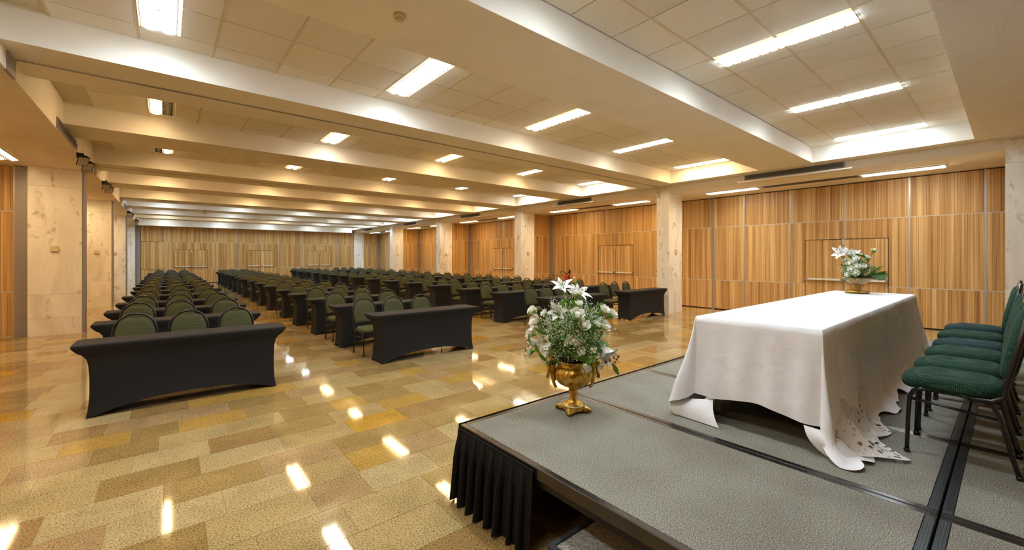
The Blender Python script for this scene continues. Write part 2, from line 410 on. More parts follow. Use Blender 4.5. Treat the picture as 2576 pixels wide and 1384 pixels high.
# ------------------------------------------------------------------ recessed lights
def troffer(name, w_, l_, mat, mat2=None):
    t = empty(name)
    f = MB()
    for a in ((0,0,w_,0.014),(0,l_-0.014,w_,l_),(0,0.014,0.014,l_-0.014),(w_-0.014,0.014,w_,l_-0.014)):
        f.box(a[0], a[1], -0.012, a[2], a[3], 0.02)
    f.build('frame', M['whitep'], t)
    for cx_, mt in ((w_*0.26, mat), (w_*0.74, mat2 or mat)):
        hw = w_*0.225
        lp = [[(cx_+hw*math.cos(PI+PI*k/4), yy, 0.018+0.048*math.sin(PI+PI*k/4)) for k in range(5)] for yy in (0.016, l_-0.016)]
        MB().loft(lp, cap=True, closed=True).build('lamp_tube', mt, t)
    lv = MB().box(w_/2-0.003, 0.014, -0.036, w_/2+0.003, l_-0.014, 0.012)
    n_ = max(6, int(l_/0.105))
    for k in range(1, n_):
        yk = 0.014 + (l_-0.028)*k/n_
        for (xa, xb) in ((0.016, w_/2-0.006), (w_/2+0.006, w_-0.016)):
            lv.loft([[(xa,yk-0.003,-0.036),(xb,yk-0.003,-0.036),(xb,yk+0.003,-0.036),(xa,yk+0.003,-0.036)],
                     [(xa,yk-0.006,0.011),(xb,yk-0.006,0.011),(xb,yk+0.006,0.011),(xa,yk+0.006,0.011)]], cap=True, smooth=False)
    lv.build('louver', M['louver'], t, kind='stuff')
    return t
protos = {}
for k in ('e_cool','e_neut','e_warm','e_blue'): protos[k] = None
def place_light(kind, loc, label, group):
    if protos.get(kind) is None:
        a, b2 = (kind, None) if kind in M else {'half_r': ('e_warm','e_off'), 'half_l': ('e_off','e_warm')}[kind]
        o = troffer('ceiling_light', 0.315, 1.385, M[a], M[b2] if b2 else None); protos[kind] = o
    else: o = copy_tree(protos[kind])
    o.location = loc
    return tag(o, label, 'ceiling light', group)
CK = [['e_cool']*5, ['e_cool','e_cool','e_neut','e_neut','e_warm'], ['half_r','e_neut','e_warm','e_warm','e_neut'], ['half_l','e_warm','e_warm','e_warm','e_neut'],
      ['e_warm']*5, ['e_warm','e_warm','e_warm','e_neut','e_neut'], ['e_blue']*5, ['e_blue']*5, ['e_neut','e_neut','e_neut','e_blue','e_blue'], ['e_blue']*5]
BAY = ['nearest'] + [o for o in ORD[1:10]]
SIDE = ['leftmost','second from left','middle','second from right','rightmost']
for ci in range(10):
    for j, lx in enumerate(lightx):
        place_light(CK[ci][j], (lx, LEND[ci]-1.392, ZU-0.002), ('half lit ' if 'half' in CK[ci][j] else 'bright ') + 'louvred light, %s in the %s ceiling coffer' % (SIDE[j], BAY[ci] + (' nearest' if ci else '')), 'lights in the ceiling coffers')
PL = ['right-hand alcove between the nearest pillars', 'second right-hand alcove', 'third right-hand alcove', 'fourth right-hand alcove', 'farthest right-hand alcove']
AK = ['e_neut','e_warm','e_warm','e_warm','e_blue']
for k, (a, b2) in enumerate([(4.54,0.9),(11.2,7.95),(18.2,14.8),(24.75,21.6),(31.45,28.4)]):
    for q, yy in enumerate((a, b2)):
        place_light(AK[k], (12.5, yy, ZF-0.0215), 'long louvred light at the %s end of the %s' % (('far','near')[q], PL[k]), 'lights in the alcove ceilings')
for k, (a, b2) in enumerate([(4.5,1.0),(11.25,8.2),(18.2,14.8),(24.75,21.6),(31.45,28.4)]):
    for q, yy in enumerate((a, b2)):
        place_light('e_warm' if k < 4 else 'e_blue', (-2.56, yy, ZF-0.0215), 'long light at the %s end of the %s left-hand alcove' % (('far','near')[q], ORD[k]), 'lights in the alcove ceilings')

# ------------------------------------------------------------------ wall panels
GAP = 0.012
def panel_set(wall, axis, face, back, joints, skip=(), doors=()):
    """axis 'x': wall plane x=face, joints along y; axis 'y': plane y=face, joints along x. back = panel rear plane"""
    lo, hi = min(face, back), max(face, back)
    for k in range(len(joints)-1):
        a, b2 = joints[k]+GAP, joints[k+1]-GAP
        cut = None
        for d in doors:
            if d[0] < b2 and d[1] > a: cut = (max(a, d[0]), min(b2, d[1]))
        def rect(z0, z1, p=a, q=b2): MB().poly([(p,z0),(q,z0),(q,z1),(p,z1)], 'y' if axis == 'y' else 'x', lo, hi).build('wall_panel', M['wood'], wall)
        rect(2.69, 3.63)
        if cut is None:
            rect(0.03, 0.95); rect(0.97, 2.67)
        else:
            L = cut[0] > a+0.02
            s0, s1 = (a, cut[0]) if L else (cut[1], b2)
            if s1-s0 > 0.03:
                rect(0.03, 0.95, s0, s1)
                if L: pts = [(a,0.97),(cut[0],0.97),(cut[0],DOOR_H),(b2,DOOR_H),(b2,2.67),(a,2.67)]
                else: pts = [(a,DOOR_H),(cut[1],DOOR_H),(cut[1],0.97),(b2,0.97),(b2,2.67),(a,2.67)]
                MB().poly(pts, 'y' if axis == 'y' else 'x', lo, hi).build('wall_panel', M['wood'], wall)
            else: rect(DOOR_H, 2.67)
def strips(wall, axis, face, back, joints, doors=(), wide=()):
    """vertical metal strips at joints, horizontal pale strips at the two rails"""
    lo, hi = min(face, back), max(face, back); sgn = -1 if face < back else 1
    for j in joints:
        top0 = 0.0
        for d in doors:
            if d[0]+0.1 < j < d[1]-0.1: top0 = DOOR_H
        hw = 0.04 if j in wide else 0.016
        p = [(j-hw,top0),(j+hw,top0),(j+hw,3.64),(j-hw,3.64)]
        MB().poly(p, axis, min(face+sgn*0.006, back), max(face+sgn*0.006, back)).build('joint_strip', M['post'] if j in wide else M['alu'], wall)
    for z in (0.96, 2.68):
        segs = [(joints[0], joints[-1])]
        if z < 1:
            for d in doors:
                segs = [s for q in segs for s in ((q[0], min(q[1], d[0])), (max(q[0], d[1]), q[1])) if s[1]-s[0] > 0.02]
        for s0, s1 in segs:
            MB().poly([(s0,z-0.009),(s1,z-0.009),(s1,z+0.009),(s0,z+0.009)], axis, min(face+sgn*0.003, back), max(face+sgn*0.003, back)).build('rail_strip', M['strip'], wall)
door_n = [0]
def door_pair(axis, face, sgn, a, b2, label=None):
    """double door in a wall plane; sgn = direction pointing into the room along the axis"""
    door_n[0] += 1
    r = MB(); w_ = face - sgn*0.035
    # recessed dark frame
    fr = MB()
    for (p, q, z0, z1) in ((a, a+0.012, 0, DOOR_H), (b2-0.012, b2, 0, DOOR_H), (a, b2, DOOR_H-0.014, DOOR_H)):
        fr.poly([(p,z0),(q,z0),(q,z1),(p,z1)], axis, min(w_, w_+sgn*0.02), max(w_, w_+sgn*0.02))
    d = fr.build('door_%d' % door_n[0], M['dark'], kind='structure')
    c = (a+b2)/2
    for p, q in ((a+0.014, c-0.006), (c+0.03, b2-0.014)):
        lf = MB().poly([(p,0.01),(q,0.01),(q,DOOR_H-0.016),(p,DOOR_H-0.016)], axis, min(w_-sgn*0.01, w_+sgn*0.022), max(w_-sgn*0.01, w_+sgn*0.022)).build('door_leaf', M['wood'], d)
        z = 1.10
        pf = face + sgn*0.05
        bar = MB(); bb = (lambda u, v, z0, u2, v2, z1: bar.box(u, min(v,v2), z0, u2, max(v,v2), z1)) if axis == 'y' else (lambda u, v, z0, u2, v2, z1: bar.box(min(v,v2), u, z0, max(v,v2), u2, z1))
        bb(p+0.02, pf-sgn*0.035, z-0.025, q-0.02, pf, z+0.025)
        po = bar.build('push_bar', M['bar'], d)
        bar = MB(); bb(p, w_, z-0.035, p+0.05, pf+sgn*0.004, z+0.035); bar.build('bar_bracket', M['post'], po)
        bar = MB(); bb(q-0.05, w_, z-0.035, q, pf+sgn*0.004, z+0.035); bar.build('bar_bracket', M['post'], po)
    bar = MB(); bb = (lambda u, v, z0, u2, v2, z1: bar.box(u, min(v,v2), z0, u2, max(v,v2), z1)) if axis == 'y' else (lambda u, v, z0, u2, v2, z1: bar.box(min(v,v2), u, z0, max(v,v2), u2, z1))
    bb(c, w_, 0.02, c+0.026, w_+sgn*0.04, DOOR_H-0.02); bar.build('centre_rod', M['post'], d)
    bar = MB(); bb(c-0.012, w_, DOOR_H-0.16, c+0.04, w_+sgn*0.07, DOOR_H-0.01); bar.build('rod_latch', M['strip'], d)
    return d

# far wall
jf = [-1.22,-0.07,1.25,2.53,3.84,5.15,6.43,7.76,9.05,10.35,11.67]
df = [(0.40,2.12),(4.31,6.02),(8.20,9.93)]
wf = MB().box(XWL, YE+0.06, 0, XWR+0.1, YE+0.2, ZU).build('wall_far', M['dark'], kind='structure')
panel_set(wf, 'y', YE, YE+0.06, jf, doors=df); strips(wf, 'y', YE, YE+0.06, jf[1:], doors=df)
MB().box(-1.43, YE-0.03, 0, -1.235, YE+0.06, 3.64).build('end_post', M['paint_grey'], wf)
panel_set(wf, 'y', YE, YE+0.06, [12.48, 13.7]); strips(wf, 'y', YE, YE+0.06, [12.48, 13.7])
MB().box(13.68, YE-0.12, 0, 13.84, YE+0.06, 3.64).build('corner_post', M['paint_grey'], wf)
for d in df: door_pair('y', YE, -1, *d)
# right wall
wr = MB().box(XWR+0.06, YB, 0, XWR+0.2, YE+0.2, ZU).build('wall_right', M['dark'], kind='structure')
bays = [([-2.6,-2.05,-0.85,0.385,1.6,2.85,4.11,5.35,6.31,7.6], [(1.98,3.75)], (6.31,)),
        ([7.75,8.99,10.2,11.42,12.65,13.72], [(9.34,11.05)], ()),
        ([13.9,15.0,16.2,17.45,18.7,19.9,20.47], [(16.6,18.32)], ()),
        ([20.7,21.8,22.95,24.15,25.4,26.9], [], ()),
        ([27.1,28.3,29.5,30.7,31.9,33.1,34.1], [], ())]
for joints, drs, wide in bays:
    panel_set(wr, 'x', XWR, XWR+0.06, joints, doors=drs); strips(wr, 'x', XWR, XWR+0.06, joints, doors=drs, wide=wide)
    for d in drs: door_pair('x', XWR, -1, *d)
for yp in (13.8, 20.56, 26.98):
    panel_set(wr, 'y', yp-0.04, yp+0.02, [12.48, 13.72]); strips(wr, 'y', yp-0.04, yp+0.02, [12.48, 13.72])
    MB().box(13.70, yp-0.09, 0, 13.849, yp+0.08, 3.64).build('corner_post', M['post'], wr)
# left wall
wl = MB().box(XWL-0.14, YB, 0, XWL-0.06, YE+0.2, ZU).build('wall_left', M['dark'], kind='structure')
jl = [-2.6,-1.4,-0.2,1.0,2.2,3.4,4.6,5.8,7.0,8.2,9.4,10.6,11.8,13.0,13.6]
panel_set(wl, 'x', XWL, XWL-0.06, jl); strips(wl, 'x', XWL, XWL-0.06, jl)
jl = [13.9+1.25*k for k in range(17)]
panel_set(wl, 'x', XWL, XWL-0.06, jl)
panel_set(wl, 'y', 13.6, 13.66, [-4.18, -2.49]); strips(wl, 'y', 13.6, 13.66, [-4.18, -2.49])
MB().box(-2.475, 13.57, 0, -2.285, 13.72, 3.64).build('end_post', M['post'], wl)
# wall behind the camera
wn = MB().box(XWL, YB-0.2, 0, XWR+0.1, YB-0.06, ZU).build('wall_near', M['dark'], kind='structure')
panel_set(wn, 'y', YB, YB-0.06, [XWL+1.29*k for k in range(15)])

# ------------------------------------------------------------------ pillars
def pillar(x0, x1, y0, y1, zt, label, cuts=(0.53, 3.40)):
    t = empty('marble_pillar', ((x0+x1)/2, (y0+y1)/2, 0))
    zs = [0] + list(cuts) + [zt]
    for k in range(len(zs)-1):
        MB().box(x0-(x0+x1)/2, y0-(y0+y1)/2, zs[k]+(0.0015 if k else 0), x1-(x0+x1)/2, y1-(y0+y1)/2, zs[k+1]-0.0015).build('marble_slab', M['marble'], t)
    return tag(t, label, 'pillar', 'marble pillars')
RP = [(-0.35,0.09),(6.66,7.06),(13.48,13.92),(20.36,20.76),(26.68,27.08),(34.10,34.28)]
RN = ['cream marble pillar at the right edge behind the green chairs','cream marble pillar left of the nearest wood wall on the right side','third marble pillar on the right side, beside the extinguisher wall','fourth marble pillar on the right side of the hall','fifth marble pillar on the right side of the hall','farthest right marble pillar at the end of the far wood wall']
for (a, b2), l in zip(RP, RN): pillar(XFR, 12.48, a, b2, 3.845, l)
LP = [(6.5,6.84),(13.4,13.74),(19.95,20.3),(26.5,26.85),(34.0,34.28)]
LN = ['near left marble pillar just beyond the left edge of the view','wide pale marble pillar at far left beside the grey post','second yellowish marble pillar on the left side','third marble pillar on the left side, narrow in view','farthest left marble pillar next to the far wood wall']
for (a, b2), l in zip(LP, LN):
    p = pillar(-2.27, -1.46, a, b2, ZF-0.002, l, (0.37, 0.89, 3.25))
    MB().box(0.406, -(b2-a)/2+0.02, 0, 0.45, (b2-a)/2-0.02, ZF-0.002).build('partition_channel', M['post'], p)
    if a > 7:
        t = empty('thermostat', (-1.875 if a < 15 else -1.83, a-0.002, 1.89)); MB().bbox(-0.06,-0.045,-0.06,0.06,0,0.06,0.006).build('housing', M['beige'], t)
        MB().box(-0.05,-0.047,-0.045,0.05,-0.045,-0.03).build('lower_slot', M['whitep'], t)
        tag(t, 'beige wall box on the %s' % {13.4:'widest pale pillar at far left',19.95:'second yellowish left pillar',26.5:'third narrow left pillar',34.0:'farthest left pillar'}[a], 'wall box', 'wall boxes on pillars')
for k, (a, b2) in enumerate(RP[1:]):
    nm = ['nearest right pillar beside the wood doors','third right pillar','fourth right pillar','fifth right pillar','farthest right pillar'][k]
    t = empty('thermostat', (12.10, a-0.002, 1.89)); MB().bbox(-0.055,-0.045,-0.06,0.055,0,0.06,0.006).build('housing', M['beige'], t)
    MB().box(-0.045,-0.047,-0.045,0.045,-0.045,-0.03).build('lower_slot', M['whitep'], t)
    tag(t, 'small beige wall box on the ' + nm, 'wall box', 'wall boxes on pillars')
    t = empty('wall_socket', (12.10, a-0.002, 1.19)); MB().bbox(-0.05,-0.014,-0.05,0.05,0,0.05,0.004).build('cover_plate', M['whitep'], t)
    MB().bbox(-0.022,-0.018,-0.03,0.022,-0.013,0.03,0.002).build('socket_face', M['beige'], t)
    tag(t, 'low white switch plate on the ' + nm, 'switch plate', 'switch plates on pillars')

# ------------------------------------------------------------------ vents
def vent(name, L, h, label, face_dir):
    """grille in plane x=0 looking along face_dir (+-1 in x), length L along y from 0"""
    t = empty(name); d = face_dir
    def bx(m, a, y0, z0, b2, y1, z1): m.box(min(a*d,b2*d), y0, z0, max(a*d,b2*d), y1, z1)
    m = MB(); bx(m, -0.004, 0, 0, 0.004, L, h); m.build('backing', M['dark'], t)
    m = MB()
    bx(m, 0, -0.03, -0.02, 0.02, L+0.03, 0.0); bx(m, 0, -0.03, h, 0.02, L+0.03, h+0.02); bx(m, 0, -0.03, 0, 0.02, 0, h); bx(m, 0, L, 0, 0.02, L+0.03, h)
    m.build('frame', M['post'], t)
    m = MB(); n_ = 7
    for k in range(n_):
        z = h*(k+0.5)/n_; bx(m, 0.004, 0.002, z-0.003, 0.014, L-0.002, z+0.003)
    m.build('slats', M['paint_grey'], t, kind='stuff')
    return tag(t, label, 'air vent', 'air grilles on the bulkheads')
for k, (a, b2) in enumerate([(2.44,4.48),(9.67,11.26),(16.57,18.16),(23.27,24.81),(30.29,31.81)]):
    v = vent('air_grille', b2-a, 0.105, 'dark slotted air grille on the right bulkhead, %s from the front' % ORD[k], -1); v.location = (XFR, a, 3.735)
    m = MB().box(-0.10, -0.18, -0.075, 0.0, b2-a+0.18, -0.045); m.build('drip_tray', M['paint'], v)
    if k < 5:
        s = empty('slot_vent', (12.66, a-0.06, ZF)); L = (b2-a)+0.02
        MB().box(0, 0, -0.003, 0.26, L, 0.004).build('backing', M['dark'], s)
        f = MB()
        for q in ((-0.02,-0.02,0.28,0.0),(-0.02,L,0.28,L+0.02),(-0.02,0,0,L),(0.26,0,0.28,L),(0.12,0,0.14,L)): f.box(q[0],q[1],-0.012,q[2],q[3],0.002)
        f.build('frame', M['post'], s)
        tag(s, 'long dark slot vent in the ceiling of the %s' % PL[k], 'air vent', 'slot vents in alcove ceilings')
for k, (a, L) in enumerate([(9.27,1.65),(15.9,1.5),(22.2,1.5),(30.4,1.4)]):
    v = vent('air_grille', L, 0.12, 'slotted air grille on the left bulkhead above the tables, %s from the front' % ORD[k], 1); v.location = (XL, a, 3.69)
# flood lamps on the left bulkhead
for k, (yy, z) in enumerate([(11.08,3.52),(11.7,3.52),(15.0,3.55),(15.72,3.55),(24.0,3.55),(25.0,3.56),(29.6,3.6)]):
    t = empty('flood_lamp', (-1.2, yy, z), 0.35)
    MB().loft([[(-0.05,-0.07,-0.05),(0.05,-0.07,-0.05),(0.05,0.07,-0.05),(-0.05,0.07,-0.05)],[(-0.08,-0.10,0.05),(0.08,-0.10,0.05),(0.08,0.10,0.05),(-0.08,0.10,0.05)]], cap=True, smooth=False).xf(Matrix.Rotation(2.4,4,'X')).build('housing', M['blackp'], t)
    MB().box(-0.07,-0.09,0.0505,0.07,0.09,0.054).xf(Matrix.Rotation(2.4,4,'X')).build('front_glass', M['glass_dark'], t)
    MB().box(-0.08,-0.01,0.02,0.02,0.01,0.12).build('bracket', M['blackp'], t)
    MB().tube([(-0.07,0,0.11),(-0.075,0.0,0.2),(-0.07,0.0,0.28)], 0.006, 5).build('cable', M['strip'], t)
    tag(t, 'small black flood lamp on the left bulkhead, %s from the front' % ORD[k], 'flood lamp', 'flood lamps on the left bulkhead')
# sprinkler, detector
t = empty('sprinkler_head', (1.35, 23.59, ZB)); MB().lathe([(0.03,0),(0.03,-0.02),(0.012,-0.03),(0.012,-0.12),(0.02,-0.13)],10).build('drop_pipe', M['brass'], t)
MB().lathe([(0.075,-0.14),(0.075,-0.15),(0.02,-0.16)],12).build('deflector', M['brass'], t); tag(t, 'brass sprinkler head hanging under a far ceiling beam', 'sprinkler')
t = empty('smoke_detector', (1.61, 3.51, ZB)); MB().lathe([(0.055,0),(0.055,-0.02),(0.045,-0.035)],20).build('base', M['beige'], t)
MB().lathe([(0.03,-0.034),(0.03,-0.05),(0.018,-0.06)],16).build('sensor_cap', M['beige'], t); tag(t, 'round beige smoke detector on the near ceiling beam', 'smoke detector')
# fire extinguisher
t = empty('fire_extinguisher', (13.72, 12.70, 0.40))
MB().lathe([(0.07,0),(0.085,0.01),(0.085,0.42),(0.075,0.47),(0.035,0.51),(0.03,0.54)],18).build('cylinder', M['red'], t)
MB().lathe([(0.025,0.54),(0.025,0.58),(0.012,0.60)],10).build('valve', M['blackp'], t)
MB().box(-0.10,-0.012,0.585,0.06,0.012,0.60).build('lever', M['blackp'], t)
MB().tube([(0,0.02,0.57),(-0.04,0.14,0.66),(-0.05,0.30,0.66),(-0.05,0.36,0.58),(-0.05,0.28,0.52),(-0.05,0.14,0.5),(-0.06,0.09,0.38)], 0.012, 6).build('hose', M['blackp'], t)
MB().box(0.085,-0.03,0.2,0.127,0.03,0.5).build('wall_bracket', M['blackp'], t)
tag(t, 'red fire extinguisher with black hose on the wood wall', 'fire extinguisher')
t = empty('hose_hook', (13.82, 12.62, 0.98)); MB().box(-0.02,-0.03,0,0.02,0.03,0.17).build('plate', M['blackp'], t); MB().tube([(-0.02,0,0.03),(-0.07,0,0.03),(-0.08,0,0.07)],0.008).build('hook', M['blackp'], t)
tag(t, 'small black plate on the wood wall above the extinguisher', 'wall plate')
t = empty('safety_notice', (13.84, 12.36, 0.76)); MB().box(-0.004,-0.06,0,0.004,0.06,0.22).build('board', M['whitep'], t); MB().box(-0.006,-0.04,0.12,-0.004,0.04,0.18).build('red_mark', M['red'], t)
tag(t, 'small white and red notice right of the extinguisher', 'sign')

# ------------------------------------------------------------------ covered tables
def rrect(hx, hy, r, nx=16, ny=6, nc=4):
    """closed loop of (x, y, tag) going round; returns list of (x,y,s) with s in [-1,1] position along side, side id"""
    P = []
    def side(x0,y0,x1,y1,n_,sid):
        for k in range(n_): P.append((x0+(x1-x0)*k/n_, y0+(y1-y0)*k/n_, -1+2*k/n_, sid))
    def cor(cx_,cy_,a0):
        for k in range(nc): 
            a = a0+PI/2*k/nc; P.append((cx_+r*math.cos(a), cy_+r*math.sin(a), 1.0, 9))
    side(-hx+r,-hy,hx-r,-hy,nx,0); cor(hx-r,-hy+r,-PI/2)
    side(hx,-hy+r,hx,hy-r,ny,1); cor(hx-r,hy-r,0)
    side(hx-r,hy,-hx+r,hy,nx,0); cor(-hx+r,hy-r,PI/2)
    side(-hx,hy-r,-hx,-hy+r,ny,1); cor(-hx+r,-hy+r,PI)
    return P
def cover_mesh():
    HX, HY, ZT = 1.0, 0.235, 0.78
    mb = MB(); loops = []
    for (sx, sy, z) in ((0.0,0.0,ZT),(0.55,0.55,ZT),(HX-0.012,HY-0.012,ZT),(HX-0.003,HY-0.003,ZT-0.004),(HX,HY,ZT-0.014),(HX,HY,ZT-0.030),(HX-0.006,HY-0.004,ZT-0.042)):
        if sx == 0: loops.append([(p[0]*0.001, p[1]*0.001, z) for p in rrect(HX,HY,0.03)])
        elif sx == 0.55: loops.append([(p[0]*0.6, p[1]*0.6, z) for p in rrect(HX,HY,0.03)])
        else: loops.append([(p[0], p[1], z) for p in rrect(sx, sy, 0.03)])
    for (ix, iy, t) in ((0.045,0.012,0.06),(0.085,0.026,0.10),(0.115,0.034,0.16),(0.13,0.036,0.25),(0.138,0.036,0.45),(0.138,0.034,0.65),(0.13,0.03,0.85),(0.118,0.024,0.96),(0.112,0.02,1.0)):
        L = []
        base = rrect(HX-ix, HY-iy, 0.02)
        for (x, y, s, sid) in base:
            hem = 0.0
            if sid == 0: hem = 0.135*(1-abs(s)**2.4)
            elif sid == 1: hem = 0.035*(1-abs(s)**2)
            zb = ZT-0.042; zz = zb + (hem - zb)*t
            if sid == 0: y -= math.copysign(0.014*(1-s*s)*math.sin(PI*min(1,t)), y)
            if sid == 1: x -= math.copysign(0.010*(1-s*s)*math.sin(PI*min(1,t)), x)
            L.append((x, y, zz))
        loops.append(L)
    mb.loft(loops)
    return mb.mesh('stretch_cover')
cov = cover_mesh(); cov.materials.append(M['spandex'])
board = MB().bbox(-0.985,-0.22,0.735,0.985,0.22,0.765,0.005).mesh('tabletop'); board.materials.append(M['beige'])
tleg = MB().tube([(0,0,0.735),(0.01,0,0.4),(0.03,0,0.012)], 0.014, 6).lathe([(0.02,0.0),(0.02,0.014)],8,(0.03,0,0)).mesh('leg'); tleg.materials.append(M['blackm'])
def table(x, y, rz, label, full):
    t = empty('covered_table', (x, y, 0), rz)
    mk('stretch_cover', cov, None, t)
    if full:
        mk('tabletop', board, None, t)
        for sx in (-1, 1):
            for sy in (-1, 1):
                o = mk('leg', tleg, None, t); o.location = (sx*0.80, sy*0.165, 0); o.scale = (sx, 1, 1)
    return tag(t, label, 'table', 'black covered tables in rows')

# ------------------------------------------------------------------ banquet chair
def superl(hx, hy, n=26, e=3.4):
    return [(hx*math.copysign(abs(math.cos(2*PI*k/n))**(2/e), math.cos(2*PI*k/n)), hy*math.copysign(abs(math.sin(2*PI*k/n))**(2/e), math.sin(2*PI*k/n))) for k in range(n)]
def chair_meshes(fab):
    ms = {}
    # front = -y
    mb = MB(); loops = []
    for sc_, z in ((0.86,0.402),(0.965,0.408),(1.0,0.424),(1.0,0.442),(0.965,0.462),(0.88,0.476),(0.66,0.484),(0.3,0.487),(0.01,0.4875)):
        loops.append([(x*sc_, y*sc_-0.015, z - (0.010 if y < -0.15 else 0)*1.0) for x, y in superl(0.218, 0.220)])
    ms['seat'] = (mb.loft(loops, cap=True).mesh('seat'), fab)
    def ty(z): return 0.195 + (z-0.46)*0.20
    # backrest cushion
    def outline(k, n=40):
        """arched outline, counter-clockwise, scale handled by caller"""
        P = []
        for i in range(7): P.append((-0.165+0.33*i/6, 0.525))
        P += [(0.185,0.54),(0.193,0.60),(0.199,0.66),(0.201,0.72)]
        for i in range(1, 20):
            a = PI*i/20; x = 0.201*math.cos(a); z = 0.72+0.212*math.sin(a)**0.92
            if abs(x) < 0.095: z -= 0.030*(0.5+0.5*math.cos(PI*x/0.095))
            P.append((x*0.985, z-0.004))
        P += [(-0.201,0.72),(-0.199,0.66),(-0.193,0.60),(-0.185,0.54)]
        return P
    O = outline(0); cx_, cz_ = 0, 0.71
    loops = []
    for s_, d in ((0.02,0.030),(0.80,0.028),(0.93,0.020),(0.99,0.006),(1.0,-0.004),(0.985,-0.018),(0.90,-0.034),(0.70,-0.041),(0.02,-0.043)):
        loops.append([(x*s_, ty(cz_+(z-cz_)*s_)+d, cz_+(z-cz_)*s_) for x, z in O])
    ms['backrest'] = (MB().loft(loops, cap=True).mesh('backrest'), fab)
    # hoop
    pts = [(-0.205,0.06,0.395),(-0.208,0.15,0.40),(-0.21,0.195,0.43)]
    for z in (0.48,0.56,0.64,0.72): pts.append((-0.212-0.004*(z-0.48)/0.24, ty(z), z))
    for i in range(1, 14):
        a = PI - PI*i/14; pts.append((0.216*math.cos(a), ty(0.72+0.235*math.sin(a)), 0.72+0.235*math.sin(a)**0.95))
    pts += [(-p[0], p[1], p[2]) for p in reversed(pts[:7])]
    ms['back_hoop'] = (MB().tube(pts, 0.0135, 8).mesh('back_hoop'), M['blackm'])
    fl_ = MB().tube([(0,-0.195,0.0),(0,-0.19,0.20),(0,-0.182,0.345),(0,-0.165,0.385),(0,-0.13,0.402),(0,0.0,0.402)], 0.0115, 7)
    fl_.lathe([(0.015,0.0),(0.0155,0.02)],8,(0,-0.195,0))
    ms['leg_f'] = (fl_.mesh('leg'), M['blackm'])
    rl_ = MB().tube([(0,0.0,0.402),(0,0.10,0.40),(0,0.15,0.375),(0,0.175,0.33),(0,0.235,0.06),(0,0.25,0.0)], 0.0115, 7)
    rl_.lathe([(0.015,0.0),(0.0155,0.02)],8,(0,0.25,0))
    ms['leg_r'] = (rl_.mesh('leg'), M['blackm'])
    ms['stretcher'] = (MB().tube([(0,-0.186,0.335),(0,0.183,0.30)], 0.008, 6).mesh('stretcher'), M['blackm'])
    ms['cross_rail'] = (MB().tube([(-0.2,-0.12,0.399),(0.2,-0.12,0.399)], 0.009, 6).mesh('cross_rail'), M['blackm'])
    for k, (me, mt) in ms.items(): me.materials.append(mt)
    return ms
CH = chair_meshes(M['green'])
def chair(x, y, z, rz, label, ms, group, full=True):
    t = empty('banquet_chair', (x, y, z), rz)
    for k in ('seat','backrest','back_hoop'): mk(k, ms[k][0], None, t)
    for s in (-1, 1):
        for k in ('leg_f','leg_r'):
            o = mk('leg', ms[k][0], None, t); o.location.x = s*0.197
        if full:
            o = mk('stretcher', ms['stretcher'][0], None, t); o.location.x = s*0.197
    if full: mk('cross_rail', ms['cross_rail'][0], None, t)
    return tag(t, label, 'chair', group)

ROWS = {'A': [6.20,7.95,9.53,11.12,13.05,14.92,16.85,18.6,20.5,22.2,24.0,25.8,27.7,29.6,31.3],
        'B': [6.38,8.02,9.70,11.3,12.95,15.1,16.8,18.6,20.6,22.5,24.3,26.1,28.0,29.9,31.4],
        'C': [6.52,8.38,9.98,11.85,13.7,15.5,17.3,19.4,21.1,22.7,24.2,26.0,27.7,29.8,31.5],
        'D': [6.54,8.40,9.95,11.75,13.7,15.5,17.3,19.4,21.1,22.7,24.2,26.0,27.7,29.8,31.5]}
XC = {'A': 0.235, 'B': 3.38, 'C': 7.54, 'D': 10.45}
CN = {'A': 'leftmost column', 'B': 'second column from left', 'C': 'third column from left', 'D': 'rightmost column'}
SEATN = ['left','middle','right']
rr = random.Random(11)
for c in 'ABCD':
    for k, y in enumerate(ROWS[c]):
        dx = rr.uniform(-0.03, 0.03) if k else 0; rz = rr.uniform(-0.012, 0.012)
        if c == 'B' and k == 0: dx = 0.13; rz = 0.01
        if c == 'C' and k == 0: dx = -0.02; rz = -0.05
        table(XC[c]+dx, y+0.235, rz, 'black stretch-covered table, %s in the %s' % ('nearest' if k == 0 else ORD[k] + ' from the front', CN[c]), k < 4)
        for q, ox in enumerate((-0.55, 0.0, 0.57)):
            jx, jy, jr = rr.uniform(-0.04,0.04), rr.uniform(-0.05,0.05), rr.uniform(-0.06,0.06)
            if k == 0: jx *= 0.3; jy *= 0.3
            bx_ = XC[c]+ox+jx
            if c == 'B': bx_ += -0.05
            chair(bx_, y+0.90+jy, 0, jr, 'green banquet chair, %s seat at the %s table of the %s' % (SEATN[q], 'front' if k == 0 else ORD[k], CN[c]), CH, 'green chairs at the black tables', k < 5)

